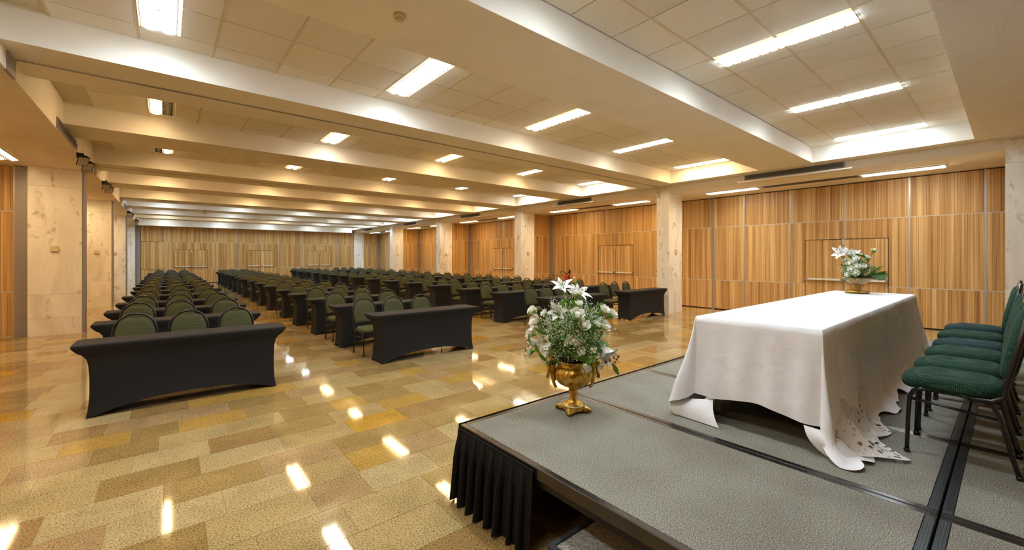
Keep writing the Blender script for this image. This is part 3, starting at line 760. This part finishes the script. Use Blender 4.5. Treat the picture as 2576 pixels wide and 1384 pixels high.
# ------------------------------------------------------------------ stage
SZ = 0.50; SX0, SY1 = 1.62, 2.54; DW, DLEN = 1.155, 2.32
DN = ['nearest','second','third','fourth','fifth','farthest']
for r_ in range(2):
    for k in range(6):
        x0 = SX0 + DW*k; y1 = SY1 - DLEN*r_; y0 = y1-DLEN
        t = empty('stage_deck', (x0+DW/2, (y0+y1)/2, 0)); hw, hl = DW/2, DLEN/2; g = 0.004
        tw = 0.045
        MB().box(-hw+tw, -hl+tw, SZ-0.03, hw-tw, hl-tw, SZ).build('carpet_panel', M['carpet'], t)
        for (a, b2, c_, d, mt) in ((-hw+g, -hl+g, -hw+tw-0.001, hl-g, 0), (hw-tw+0.001, -hl+g, hw-g, hl-g, 0), (-hw+tw, hl-tw+0.001, hw-tw, hl-g, 1), (-hw+tw, -hl+g, hw-tw, -hl+tw-0.001, 2)):
            m = MB().bbox(a, b2, SZ-0.07, c_, d, SZ, 0.004)
            wide = mt == 2 or (mt == 1 and r_ == 1)
            o = m.build('edge_trim', M['rubber'] if wide or (r_ == 0 and False) else M['bronze'], t)
            if wide:
                rb_ = MB()
                for q in range(4):
                    yy = b2 + (d-b2)*(q+0.5)/4; rb_.box(a+0.03, yy-0.002, SZ-0.001, c_-0.03, yy+0.002, SZ+0.0015)
                rb_.build('trim_ribs', M['rubber'], o, kind='stuff')
        MB().box(-hw+0.03, -hl+0.03, SZ-0.12, hw-0.03, hl-0.03, SZ-0.071).build('under_frame', M['blackp'], t)
        for sx in (-1, 1):
            for sy in (-1, 1):
                o = MB().box(-0.02,-0.02,0,0.02,0.02,SZ-0.12).build('leg', M['blackm'], t); o.location = (sx*(hw-0.09), sy*(hl-0.12), 0)
        tag(t, 'grey carpeted stage deck, %s from the skirted side in the %s row' % (DN[k], ('audience-side','rear')[r_]), 'stage deck', 'stage decks')
# skirts
def skirt(path_len, pleats, seed):
    """pleated cloth in the plane u (0..len) / out (0..) / z"""
    rg = random.Random(seed); n_ = pleats*12; loops = []
    amps = [rg.uniform(0.7,1.25) for _ in range(pleats+1)]
    for (z, fl_) in ((SZ-0.028,0.10),(SZ-0.055,0.16),(SZ-0.075,0.30),(SZ-0.13,0.65),(0.30,0.9),(0.15,1.05),(0.03,1.2),(0.012,1.22)):
        L = []
        for i in range(n_+1):
            ph = i/12; p = int(ph) if ph < pleats else pleats-1; fr = ph-p
            prof = max(0, math.sin(PI*min(1, fr/0.42)))**1.3 if fr < 0.42 else 0.10*math.sin(PI*(fr-0.42)/0.58)
            L.append((path_len*i/n_ + 0.02*fl_*math.sin(2*PI*fr), 0.012 + 0.055*amps[p]*prof*fl_ + 0.03*(1-z/SZ), z + (0.006*math.sin(5*ph) if z < 0.1 else 0)))
        loops.append(L)
    return loops
sk = empty('stage_skirt', (SX0, 1.75, 0))
L = skirt(SY1-1.75, 8, 5)
MB().loft([[(-o_, (SY1-1.75)-u, z) for u, o_, z in q] for q in L], closed=False).build('pleated_cloth', M['skirt'], sk)
MB().box(-0.012, 0.0, SZ-0.05, -0.002, SY1-1.75, SZ-0.02).build('waistband', M['skirt'], sk)
tag(sk, 'black pleated skirt on the near side of the stage', 'stage skirt')
sk = empty('stage_skirt', (SX0, SY1, 0))
L = skirt(DW*6, 60, 8)
MB().loft([[(u, o_, z) for u, o_, z in q] for q in L], closed=False).build('pleated_cloth', M['skirt'], sk)
MB().box(0, 0.002, SZ-0.05, DW*6, 0.012, SZ+0.004).build('waistband', M['skirt'], sk)
tag(sk, 'long black pleated skirt along the audience side of the stage', 'stage skirt')
# step
t = empty('stage_step', (1.665, 0.95, 0))
MB().box(-0.165,-0.515,0.235,0.165,0.515,0.25).build('carpet_tread', M['carpet'], t)
for a in ((-0.195,-0.545,-0.166,0.545),(0.166,-0.545,0.195,0.545),(-0.166,0.516,0.166,0.545),(-0.166,-0.545,0.166,-0.516)):
    MB().box(a[0],a[1],0.20,a[2],a[3],0.258).build('edge_trim', M['rubber'], t)
MB().box(-0.165,-0.515,0.03,0.165,0.515,0.234).build('box_body', M['blackp'], t)
for sx in (-1,1):
    for sy in (-1,1): MB().box(sx*0.17-0.015, sy*0.5-0.015, 0, sx*0.17+0.015, sy*0.5+0.015, 0.2).build('leg', M['blackm'], t)
tag(t, 'low carpeted step tucked under the near stage edge', 'step')

# ------------------------------------------------------------------ head table with white cloth
TX0, TX1, TY0, TY1, TZ = 3.10, 6.93, 0.75, 1.54, 1.25
for k, (a, b2) in enumerate(((TX0+0.01, (TX0+TX1)/2-0.005), ((TX0+TX1)/2+0.005, TX1-0.01))):
    t = empty('folding_table', ((a+b2)/2, (TY0+TY1)/2, SZ+0.002)); hx, hy = (b2-a)/2, (TY1-TY0)/2-0.01
    MB().bbox(-hx,-hy,0.715,hx,hy,0.742,0.006).build('tabletop', M['beige'], t)
    for sx in (-1,1):
        for sy in (-1,1):
            MB().tube([(sx*(hx-0.10), sy*(hy-0.10), 0.715),(sx*(hx-0.11), sy*(hy-0.09), 0.35),(sx*(hx-0.15), sy*(hy-0.08), 0.02)], 0.016, 8).lathe([(0.022,0.0),(0.022,0.05)],8,(sx*(hx-0.15), sy*(hy-0.08), 0)).build('leg', M['paint_grey'], t)
    tag(t, 'grey-legged folding table under the white cloth, %s half' % ('nearer','farther')[k], 'table')
cl = empty('tablecloth', ((TX0+TX1)/2, (TY0+TY1)/2, SZ))
OX, OY = (TX0+TX1)/2, (TY0+TY1)/2; HXc, HYc, HT = (TX1-TX0)/2, (TY1-TY0)/2, TZ-SZ
per = []   # (x, y, nx, ny, drop, flare, phase)
def addside(p0, p1, n_, nx_, ny_, drop, flare):
    for k in range(n_+1):
        s = k/n_; per.append((p0[0]+(p1[0]-p0[0])*s, p0[1]+(p1[1]-p0[1])*s, nx_, ny_, drop(s), flare(s), 0.0))
def addcorner(cx_, cy_, a0, n_, d0, d1, dm, f0, fm, f1):
    for k in range(1, n_):
        s = k/n_; a = a0+PI/2*s; e = math.sin(PI*s)
        per.append((cx_, cy_, math.cos(a), math.sin(a), d0*(1-s)+d1*s+dm*e, (f0*(1-s)+f1*s)*(1-e)+fm*e, 0.0))
wob = lambda s, a, f_, p: a*math.sin(f_*s+p)
# -y long side (towards the chairs), from x- to x+
addside((-HXc,-HYc),(HXc,-HYc),230,0,-1, lambda s: 0.84-0.05*s+wob(s,0.045,23,0.4)+wob(s,0.03,61,1), lambda s: 0.05+0.03*math.sin(16*s)+0.02*math.sin(37*s+1))
addcorner(HXc,-HYc,-PI/2,14,0.9,0.62,0.18,0.06,0.2,0.05)
addside((HXc,-HYc),(HXc,HYc),30,1,0, lambda s: 0.60, lambda s: 0.05)
addcorner(HXc,HYc,0,14,0.6,0.8,0.25,0.06,0.22,0.05)
addside((HXc,HYc),(-HXc,HYc),110,0,1, lambda s: 0.78+wob(s,0.02,20,0), lambda s: 0.06+0.03*math.sin(19*s))
addcorner(-HXc,HYc,PI/2,20,0.74,0.575,0.02,0.06,0.27,0.05)
addside((-HXc,HYc),(-HXc,-HYc),60,-1,0, lambda s: 0.575-0.02*math.sin(PI*s)+0.015*math.sin(9*s), lambda s: 0.055+0.02*math.sin(11*s+0.5)*math.sin(PI*s))
addcorner(-HXc,-HYc,PI,24,0.57,0.86,0.12,0.05,0.15,0.06)
NP = len(per); rg = random.Random(4)
arc = 0.0
for i in range(NP):
    if i:
        a_, b_ = per[i-1], per[i]
        arc += math.hypot(a_[0]-b_[0], a_[1]-b_[1]) + 0.12*math.hypot(a_[2]-b_[2], a_[3]-b_[3])
    per[i] = per[i][:6] + (arc,)
loops = []
top_in = [(0.992,)]
for (f_,) in top_in: loops.append([(p[0]*f_, p[1]*f_, HT+0.004+0.0) for p in per])
loops.append([(p[0]+p[2]*0.003, p[1]+p[3]*0.003, HT+0.002) for p in per])
NT = 16
for k in range(1, NT+1):
    L = []
    for (x, y, nx_, ny_, dr, fl_, ph) in per:
        l = dr*k/NT; Hd = HT-0.008
        fold = 0.011*math.sin(ph*15)+0.006*math.sin(ph*33+1)+0.004*math.sin(ph*7+4)
        out = 0.008 + fl_*min(l, Hd)*(0.4+0.6*min(1,l/0.5)) + fold*min(1, l/0.35)
        z = HT - min(l, Hd)*math.sqrt(max(0.6, 1-fl_*fl_))
        if l > Hd*0.93:
            ex = l - Hd*0.93; z = max(0.006, HT-Hd*0.93*math.sqrt(max(0.6,1-fl_*fl_)) - ex*0.55) + 0.022*math.sin(ph*17+k*0.5)**2*min(1, ex/0.06); out += ex*0.8
        L.append((x+nx_*out, y+ny_*out, max(z, 0.004)))
    loops.append(L)
dm = MB().loft(loops)
dm.f.append(tuple(range(NP))); dm.sm.append(False)
dm.build('linen_drape', M['linen'], cl)
# lace panel trailing on the carpet at the near corner, and gathered hem along the chair side
lace = MB(); ll = []
for i in range(11):
    s = i/10; row = []
    for j in range(25):
        q = j/24
        depth = 0.06+0.27*math.exp(-((q-0.20)/0.16)**2)+0.13*math.exp(-((q-0.62)/0.2)**2)
        row.append((-HXc+0.02+0.95*q+0.03*s, -HYc-0.035-depth*s-0.006*math.sin(40*q)*s, max(0.008, 0.26*(1-s)**2.4)+0.016*abs(math.sin(9*q+4*s))*s))
    ll.append(row)
lace.loft(ll, closed=False).build('lace_border', M['lace'], cl)
def flap(A, B, C_, Dd, sag, name, mat):
    A, B, C_, Dd = [Vector(v) for v in (A, B, C_, Dd)]; ll = []
    for i in range(9):
        s = i/8; row = []
        for j in range(11):
            q = j/10; p = (A*(1-q)+B*q)*(1-s) + (C_*(1-q)+Dd*q)*s
            row.append(tuple(p + Vector((sag*math.sin(PI*s)*-0.6, sag*math.sin(PI*s)*0.3, 0.018*math.sin(PI*q)*math.sin(PI*s)+0.01*math.sin(7*q)*s*(1-s)))))
        ll.append(row)
    return MB().loft(ll, closed=False).build(name, mat, cl)
ax = lambda X, Y, Z: (X-OX, Y-OY, Z-SZ)
flap(ax(3.03,1.70,0.605), ax(3.075,1.40,0.66), ax(2.985,1.66,0.507), ax(2.965,1.31,0.507), 0.03, 'corner_flap', M['linen'])
flap(ax(3.04,0.83,0.66), ax(3.085,0.69,0.64), ax(3.045,0.72,0.507), ax(3.03,0.60,0.507), 0.05, 'corner_flap', M['linen'])
flap(ax(3.085,0.69,0.62), ax(3.13,0.66,0.60), ax(3.03,0.63,0.507), ax(3.16,0.55,0.507), 0.03, 'corner_flap', M['linen'])
tag(cl, 'long white linen and lace cloth over the stage table', 'tablecloth')

# stage chairs
CHS = chair_meshes(M['green_stage']); CHB = {k: v for k, v in CHS.items()}
def recol(ms, mat):
    out = {}
    for k, (me, mt) in ms.items():
        if mt is M['green_stage']:
            m2 = me.copy(); m2.materials.clear(); m2.materials.append(mat); out[k] = (m2, mat)
        else: out[k] = (me, mt)
    return out
CHB = recol(CHS, M['green_blue'])
SN = ['nearest','second nearest','third','fourth','fifth','farthest']
for k, x in enumerate((3.72,4.22,4.79,5.29,5.93,6.56)):
    chair(x, 0.225+(0.02 if k > 3 else 0), SZ+0.002, PI, 'dark green chair on the stage, %s in the row behind the white table' % SN[k], CHB if k in (3,5) else CHS, 'stage chairs')

# ------------------------------------------------------------------ flowers
def orient(d):
    d = Vector(d).normalized(); return d.to_track_quat('Z', 'Y').to_matrix().to_4x4()
def petal(L, wd, curl, cup, n_=6, m_=4):
    """petal along +z opening outward in +x"""
    loops = []
    for i in range(n_+1):
        s = i/n_; hw = wd*math.sin(PI*min(1, s*0.92+0.06))**0.8*(1 if s < 0.98 else 0.3)
        z = L*(s - curl*0.35*s**3); x = 0.008+L*(0.28*s+curl*0.55*s**2.6)
        loops.append([(x - cup*(1-(2*j/m_-1)**2)*hw*-0.3, hw*(2*j/m_-1), z) for j in range(m_+1)])
    return loops
def lily_mesh(R, openness, seed):
    mb = MB(); rg = random.Random(seed)
    for k in range(6):
        p = MB().loft(petal(R*rg.uniform(0.9,1.1), R*0.22, openness*rg.uniform(0.85,1.2), 0.8), closed=False)
        mb.add(p.xf(Matrix.Rotation(PI/3*k+rg.uniform(-0.1,0.1), 4, 'Z')))
    return mb
def stamens(R, seed):
    mb = MB(); an = MB(); rg = random.Random(seed)
    for k in range(6):
        a = PI/3*k+0.4; tip = (R*0.28*math.cos(a), R*0.28*math.sin(a), R*0.85)
        mb.tube([(0,0,0.01),(tip[0]*0.5,tip[1]*0.5,R*0.5),tip], 0.0012, 4); an.sphere(tip, 0.004, 5, 3, (1,1,1.6))
    return mb, an
def rose_mesh(R, seed):
    mb = MB(); rg = random.Random(seed)
    mb.sphere((0,0,R*0.55), R*0.45, 8, 5, (1,1,1.2))
    for ring, (n_, rad, h, tilt) in enumerate(((3,0.42,1.05,0.05),(5,0.62,0.98,0.14),(6,0.85,0.85,0.30))):
        for k in range(n_):
            a0 = 2*PI*k/n_+ring*0.6+rg.uniform(-0.15,0.15); loops = []
            for i in range(5):
                s = i/4; rr_ = R*rad*(0.45+0.62*math.sin(PI*0.5*min(1,s*1.15))) + R*tilt*s**3*0.6; sp = (2*PI/n_)*0.72*(0.55+0.6*math.sin(PI*0.75*s))
                loops.append([(rr_*math.cos(a0+sp*(j/4-0.5)), rr_*math.sin(a0+sp*(j/4-0.5)), R*h*s*(1.2-0.10*abs(j-2))) for j in range(5)])
            mb.loft(loops, closed=False)
    return mb
def leaf_mesh(L, wd, bend):
    loops = []
    for i in range(9):
        s = i/8; hw = wd*math.sin(PI*min(1, s*0.93+0.03))
        loops.append([(bend*L*s*s, -hw, L*s*(1-0.3*bend*s)), (bend*L*s*s+0.1*hw, 0, L*s*(1-0.3*bend*s)-0.15*hw), (bend*L*s*s, hw, L*s*(1-0.3*bend*s))])
    return MB().loft(loops, closed=False)
def fern_mesh(L):
    mb = MB().tube([(0.10*L*(i/6)**2, 0, L*i/6) for i in range(7)], [0.002-0.0002*i for i in range(7)], 4)
    for i in range(1, 14):
        s = i/14; wl = 0.30*L*math.sin(PI*(s*0.85+0.12))
        for sd in (-1, 1):
            lf = leaf_mesh(wl, wl*0.16, 0.2); lf.xf(Matrix.Translation((0.10*L*s*s,0,L*s)) @ Matrix.Rotation(-sd*1.05, 4, 'X')); mb.add(lf)
    return mb
RL = [rose_mesh(0.028, k).mesh('rose') for k in range(3)]
for me in RL: me.materials.append(M['rose'])
LLm = []
for k, op in enumerate((0.35, 0.8, 1.2)):
    me = lily_mesh(0.085, op, k).mesh('lily'); me.materials.append(M['petal']); a_, b_ = stamens(0.085, k)
    am = b_.mesh('anthers'); am.materials.append(M['anther']); LLm.append((me, am))
LF = [leaf_mesh(0.12, 0.014, 0.5).mesh('leaf'), leaf_mesh(0.09, 0.016, 0.3).mesh('leaf'), leaf_mesh(0.07, 0.03, 0.4).mesh('leaf')]
LF[0].materials.append(M['leaf']); LF[1].materials.append(M['leaf_dark']); LF[2].materials.append(M['leaf_grey'])
FN = fern_mesh(0.2).mesh('fern_leaf'); FN.materials.append(M['leaf_dark'])
FN2 = fern_mesh(0.22).mesh('fern_leaf'); FN2.materials.append(M['leaf'])
calyx = MB().lathe([(0.003,-0.03),(0.010,-0.012),(0.016,0.0),(0.022,0.012)], 8).mesh('calyx'); calyx.materials.append(M['stem'])
RIGHT = Vector((ct_, -st_, 0)); AWAY = Vector((st_, ct_, 0))
def P3(r_, a_, z): return RIGHT*r_ + AWAY*a_ + Vector((0,0,z))
def put(me, name, parent, p, d, s=1.0, spin=0.0):
    o = mk(name, me, None, parent)
    o.matrix_local = Matrix.Translation(p) @ orient(d) @ Matrix.Rotation(spin, 4, 'Z') @ Matrix.Scale(s, 4)
    return o
def put_lily(parent, p, d, kind, s=1.0):
    o = put(LLm[kind][0], 'lily', parent, p, d, s*1.15, random.random()*2); mk('anthers', LLm[kind][1], None, o); return o
def put_rose(parent, p, d, s=1.0):
    o = put(RL[random.randrange(3)], 'rose', parent, p, d, s*1.3, random.random()*6); mk('calyx', calyx, None, o); return o
def filler(parent, c, rx, rz, n_, seed, zmin, front=True):
    rg = random.Random(seed); bl = MB(); sm = MB()
    for i in range(n_):
        while True:
            v = Vector((rg.uniform(-1,1), rg.uniform(-1,1), rg.uniform(-1,1)))
            if 0.45 < v.length < 1: break
        v = v * (0.75+0.35*rg.random())
        p = Vector(c) + Vector((v.x*rx, v.y*rx, v.z*rz))
        if p.z < zmin: continue
        for q in range(6):
            pp = p + Vector((rg.gauss(0,0.014), rg.gauss(0,0.014), rg.gauss(0,0.014))); r_ = rg.uniform(0.0026, 0.0046)
            b_ = len(bl.v); bl.v += [tuple(pp+Vector(u)*r_) for u in ((1,0,0),(-1,0,0),(0,1,0),(0,-1,0),(0,0,1),(0,0,-1))]
            bl.f += [tuple(b_+t_ for t_ in f_) for f_ in ((0,2,4),(2,1,4),(1,3,4),(3,0,4),(2,0,5),(1,2,5),(3,1,5),(0,3,5))]; bl.sm += [False]*8
            if q < 1: sm.tube([tuple(Vector(c)*0.35+p*0.65+Vector((0,0,-0.01))), tuple(p*0.8+pp*0.2), tuple(pp)], 0.0007, 3, cap=False)
    bl.build('filler_blossoms', M['filler'], parent, kind='stuff'); sm.build('filler_stems', M['stem'], parent, kind='stuff')
def bush(parent, c, rx, rz, n_, seed, zmin, mats):
    rg = random.Random(seed); mb = MB()
    for i in range(n_):
        v = Vector((rg.gauss(0,1), rg.gauss(0,1), rg.gauss(0.2,1))).normalized()
        p = Vector(c) + Vector((v.x*rx, v.y*rx, v.z*rz))*rg.uniform(0.35,0.95)
        if p.z < zmin: continue
        lf = leaf_mesh(rg.uniform(0.03,0.075), rg.uniform(0.004,0.011), 0.4)
        mb.add(lf.xf(Matrix.Translation(p) @ orient(v+Vector((rg.gauss(0,0.5),rg.gauss(0,0.5),rg.gauss(0,0.5)))) @ Matrix.Rotation(rg.random()*6, 4, 'Z')))
    mb.build('small_foliage', mats, parent, kind='stuff')

# --- big urn on the stage corner
urn = empty('gold_urn', (2.45, 2.20, SZ))
ft = MB(); lp = []
def footout(s_, z):
    L = []
    for k in range(48):
        a = 2*PI*k/48; r_ = 0.088*(1+0.34*max(0, math.cos(2*(a-PI/4))**2)**1.5 if True else 1); r_ = 0.098*(0.86+0.50*abs(math.cos(2*a+PI/2+0.6))**6)
        L.append((s_*r_*math.cos(a), s_*r_*math.sin(a), z + (0.012*(1-abs(math.cos(2*a+PI/2+0.6))**4) if z < 0.02 else 0)))
    return L
ft.loft([footout(1.0,0.008), footout(1.03,0.022), footout(0.95,0.036), [(0.092*math.cos(2*PI*k/48), 0.092*math.sin(2*PI*k/48), 0.052) for k in range(48)]], cap=True)
ft.build('foot', M['gold'], urn)
for k in range(4):
    a = PI/4+0.45+PI/2*k-0.3+0.31
    a = (PI/2*k) + (PI/2 - (PI/2+0.6)/2)
    sc2 = MB().tube([(0.118*math.cos(a)+0.012*math.sin(a), 0.118*math.sin(a)-0.012*math.cos(a), 0.018),(0.132*math.cos(a), 0.132*math.sin(a), 0.018),(0.118*math.cos(a)-0.012*math.sin(a), 0.118*math.sin(a)+0.012*math.cos(a), 0.018)], 0.016, 8)
    sc2.build('scroll_toe', M['gold'], urn)
pr = MB()
for k in range(54): pr.sphere((0.094*math.cos(2*PI*k/54), 0.094*math.sin(2*PI*k/54), 0.056), 0.0052, 6, 4)
pr.build('pearl_ring', M['pearl'], urn, kind='stuff')
MB().lathe([(0.088,0.052),(0.082,0.060),(0.052,0.070),(0.036,0.090),(0.028,0.115),(0.027,0.135),(0.038,0.140),(0.040,0.155),(0.030,0.162),(0.036,0.172),(0.036,0.18),(0.028,0.188),(0.045,0.196)], 28).build('stem', M['gold'], urn)
flute = lambda a, z: 1-0.035*(abs(math.sin(6*a))**0.35 < 0.55)*1.0 if False else (0.935+0.075*abs(math.sin(6*a))**0.45)
MB().lathe([(0.03,0.190),(0.075,0.198),(0.115,0.220),(0.142,0.255),(0.150,0.290),(0.146,0.318),(0.128,0.345),(0.112,0.352)], 96, mod=flute).build('bowl', M['gold'], urn)
MB().lathe([(0.112,0.350),(0.122,0.356),(0.114,0.366),(0.112,0.380),(0.124,0.388),(0.130,0.396),(0.122,0.398),(0.108,0.392),(0.105,0.36)], 36).build('rim', M['gold'], urn)
for sd in (-1, 1):
    h = MB(); rd_ = RIGHT*sd
    def hp(r_, z, a_=0): return tuple(rd_*r_ + AWAY*a_ + Vector((0,0,z)))
    h.tube([hp(0.115,0.37),hp(0.15,0.405),hp(0.185,0.40),hp(0.198,0.36),hp(0.19,0.31),hp(0.20,0.27)], [0.010,0.016,0.02,0.017,0.013,0.012], 8)
    h.tube([hp(0.15,0.40),hp(0.158,0.36),hp(0.165,0.31),hp(0.158,0.26),hp(0.152,0.22),hp(0.138,0.19)], [0.014,0.022,0.020,0.016,0.013,0.010], 8)
    for (r_, z, s_) in ((0.168,0.425,0.021),(0.182,0.35,0.017),(0.17,0.315,0.022),(0.198,0.265,0.015),(0.150,0.245,0.018),(0.136,0.187,0.012),(0.178,0.385,0.02)): h.sphere(hp(r_, z, 0.008), s_, 8, 5)
    h.build('figure_handle', M['gold'], urn)
tag(urn, 'ornate gold urn on a footed base at the stage corner', 'urn')
fa = empty('floral_arrangement', (2.45, 2.20, SZ+0.36))
MB().lathe([(0.05,-0.005),(0.098,0.01),(0.102,0.035),(0.12,0.075),(0.128,0.08),(0.118,0.06)], 30).build('liner_bowl', M['liner'], fa)
K = 1170.0
def px(x, y, dep=-0.10): return P3((x-600)/K, dep, (935-y)/K)
def outd(p, up_=0.15): return Vector((p.x, p.y, (p.z-0.22)+up_*0.3))
for (x, y, dep, dd, kind, s) in ((500,185,0.0,(0.05,-0.6,0.7),2,0.95),(680,240,-0.02,(0.5,-0.5,0.6),2,1.0),(600,250,0.02,(-0.2,-0.5,0.7),0,0.8),(440,430,-0.10,(-0.2,-0.9,0.3),1,1.05),(310,715,-0.16,(-0.3,-0.9,-0.1),1,1.0),(205,570,-0.04,(-0.9,-0.3,0.5),1,0.95),(200,730,-0.02,(-1,-0.2,-0.05),0,0.95),(900,850,-0.10,(0.5,-0.5,-0.9),1,1.5),(965,880,-0.04,(0.9,-0.4,-0.55),1,1.6),(230,440,0.02,(-0.5,-0.3,0.8),0,0.8)):
    p = px(x, y, dep); d = RIGHT*dd[0] + AWAY*dd[1] + Vector((0,0,dd[2])); put_lily(fa, p - d.normalized()*0.075*s, d, kind, s)
for (x, y, dep, s) in ((600,460,-0.2,1.35),(650,545,-0.2,1.2),(770,540,-0.15,0.8),(835,560,-0.16,1.1),(840,430,-0.1,1.2),(925,475,-0.06,1.15),(265,525,-0.12,1.3),(235,440,-0.06,1.0),(565,660,-0.22,0.95),(625,745,-0.22,0.85),(665,885,-0.2,1.05),(800,890,-0.14,0.9),(210,800,-0.06,1.0),(350,780,-0.16,0.8),(640,290,-0.06,0.9),(630,375,-0.12,0.8),(330,450,-0.14,0.7),(215,640,-0.08,1.0),(520,690,-0.2,0.7),(720,740,-0.2,0.8)):
    p = px(x, y, dep); d = outd(p) + AWAY*-0.05; put_rose(fa, p, d, s)
for (x, y, x2, y2, k, s) in ((560,310,430,360,0,1.1),(560,320,610,410,0,1.0),(240,570,330,640,0,1.0),(520,520,500,640,0,0.9),(190,620,170,720,0,0.9),(930,880,960,1000,1,1.1),(700,300,680,330,0,0.6),(760,390,810,360,0,0.6),(540,600,520,660,0,0.8),(680,850,720,910,0,0.7),(240,700,260,800,1,1.1),(270,780,300,830,1,1.0),(560,560,520,500,0,0.9),(760,610,720,660,1,1.1),(720,590,780,560,1,1.0)):
    a_ = px(x, y, -0.13); b_ = px(x2, y2, -0.15); put(LF[k], 'leaf', fa, a_, b_-a_, s*1.1)
rg = random.Random(2)
for k in range(16):
    a = -0.3+2*PI*k/16; zz = rg.uniform(0.06,0.2); d = Vector((math.cos(a), math.sin(a), rg.uniform(-0.5,0.35))); put(FN if k % 2 else FN2, 'fern_leaf', fa, Vector((0.06*math.cos(a),0.06*math.sin(a),zz)), d, rg.uniform(0.9,1.25), rg.random()*6)
for (x, y) in ((500,185),(680,240),(620,180),(640,290)):
    b_ = px(x, y, -0.01); MB().tube([(0,0,0.1), tuple(b_*0.5+Vector((0,0,0.12))), tuple(b_)], 0.004, 5).build('flower_stem', M['stem'], fa)
MB().sphere(tuple(px(618,182,-0.02)), 0.013, 8, 6, (0.8,0.8,2.0)).build('lily_bud', M['stem'], fa)
for (x, y) in ((800,365),(190,450),(160,775),(710,900)): MB().sphere(tuple(px(x,y,-0.1)), 0.009, 7, 5, (0.8,0.8,2.0)).build('lily_bud', M['stem'], fa)
bush(fa, (0,0,0.24), 0.25, 0.25, 900, 5, 0.03, M['leaf_dark'])
filler(fa, (0,0,0.27), 0.29, 0.27, 900, 9, 0.02)
tag(fa, 'large bouquet of white lilies and roses with greenery in the gold urn', 'bouquet')

# --- glass compote on the head table
vb = empty('glass_compote', (6.62, 1.24, TZ+0.006))
bs = MB()
bs.loft([[(s_*x, s_*y, z) for x, y in superl(0.115, 0.115, 32, 4)] for s_, z in ((1.0,0.008),(1.02,0.02),(0.9,0.034),(0.55,0.042),(0.5,0.05))], cap=True)
bs.build('base', M['gold'], vb)
for k in range(4):
    a = PI/4+PI/2*k; MB().sphere((0.128*math.cos(a), 0.128*math.sin(a), 0.011), 0.016, 8, 5, (1,1,0.66)).build('foot', M['gold'], vb)
MB().lathe([(0.05,0.048),(0.03,0.062),(0.04,0.07),(0.046,0.078),(0.04,0.088),(0.03,0.092),(0.042,0.10),(0.05,0.106)], 24).build('stem', M['gold'], vb)
pr = MB()
for k in range(28): pr.sphere((0.044*math.cos(2*PI*k/28), 0.044*math.sin(2*PI*k/28), 0.093), 0.0046, 6, 4)
pr.build('pearl_ring', M['pearl'], vb, kind='stuff')
MB().lathe([(0.03,0.104),(0.06,0.112),(0.10,0.135),(0.14,0.172),(0.152,0.19),(0.148,0.192),(0.10,0.142),(0.05,0.118),(0.01,0.116)], 48, mod=lambda a, z: 0.98+0.03*abs(math.sin(9*a))).build('glass_bowl', M['amber'], vb)
tag(vb, 'gold footed glass compote vase on the white table', 'vase')
fb = empty('floral_arrangement', (6.62, 1.24, TZ+0.185))
K2 = 1746.0
def p2(x, y, dep=-0.05): return P3((x-960)/K2, dep, (890-y)/K2)
for (x, y, dep, dd, kind, s) in ((500,310,-0.03,(-0.8,-0.3,0.25),1,1.25),(790,260,0.0,(0.1,-0.5,0.8),2,1.0),(640,280,-0.02,(-0.8,-0.2,0.35),0,1.0),(930,345,-0.05,(0.8,-0.2,0.3),0,0.9),(780,330,-0.06,(-0.2,-0.8,0.4),1,0.9)):
    p = p2(x, y, dep); d = RIGHT*dd[0]+AWAY*dd[1]+Vector((0,0,dd[2])); put_lily(fb, p-d.normalized()*0.075*s, d, kind, s)
for (x, y, dep, s) in ((1310,305,0.0,0.95),(625,490,-0.06,0.8),(660,575,-0.1,0.95),(770,500,-0.1,1.2),(740,545,-0.1,1.0),(760,640,-0.13,1.15),(875,635,-0.13,1.0),(665,685,-0.12,1.0),(720,755,-0.14,1.15),(1090,455,-0.05,1.0),(590,790,-0.12,0.8),(705,390,-0.06,0.9)):
    p = p2(x, y, dep); put_rose(fb, p, Vector((p.x, p.y, p.z-0.1))+Vector((0,0,0.05)), s)
for (x, y, x2, y2, k, s) in ((570,390,330,560,0,1.2),(600,385,760,460,0,1.0),(600,400,480,530,0,0.9),(870,370,1050,440,0,1.0),(900,440,930,650,0,1.2),(760,350,840,380,0,0.8),(660,880,560,880,2,1.0),(760,870,650,890,0,0.9),(900,800,990,990,2,1.5),(880,720,850,800,2,1.1),(1150,800,1200,860,2,1.2),(1260,820,1330,910,2,1.2),(1330,840,1390,900,2,1.0),(950,820,880,860,2,1.2),(560,850,520,890,2,1.0)):
    a_ = p2(x, y, -0.09); b_ = p2(x2, y2, -0.12); put(LF[k], 'leaf', fb, a_, b_-a_, s)
for (dx, dz, s) in ((1.0,0.05,1.2),(1.0,0.2,1.1),(0.9,-0.05,1.1),(-1.0,0.1,0.9),(-0.8,0.3,0.9),(0.5,0.4,1.0)):
    put(FN2, 'fern_leaf', fb, P3(0.05*math.copysign(1,dx), -0.06, 0.02), RIGHT*dx+AWAY*-0.3+Vector((0,0,dz)), s, 1.0)
MB().tube([(0,0,0.05), tuple(p2(1150,560,0)), tuple(p2(1290,350,0))], 0.003, 5).build('flower_stem', M['stem'], fb)
MB().tube([tuple(p2(640,640,-0.08)), tuple(p2(400,580,-0.1)), tuple(p2(180,660,-0.12)), tuple(p2(60,830,-0.13)), tuple(p2(30,930,-0.13))], 0.002, 4).build('grass_blade', M['stem'], fb)
bush(fb, (0,0,0.10), 0.15, 0.13, 420, 6, 0.0, M['leaf_dark'])
filler(fb, (0,0,0.13), 0.18, 0.13, 170, 19, 0.01)
tag(fb, 'low white bouquet of roses and lilies in the glass vase', 'bouquet')
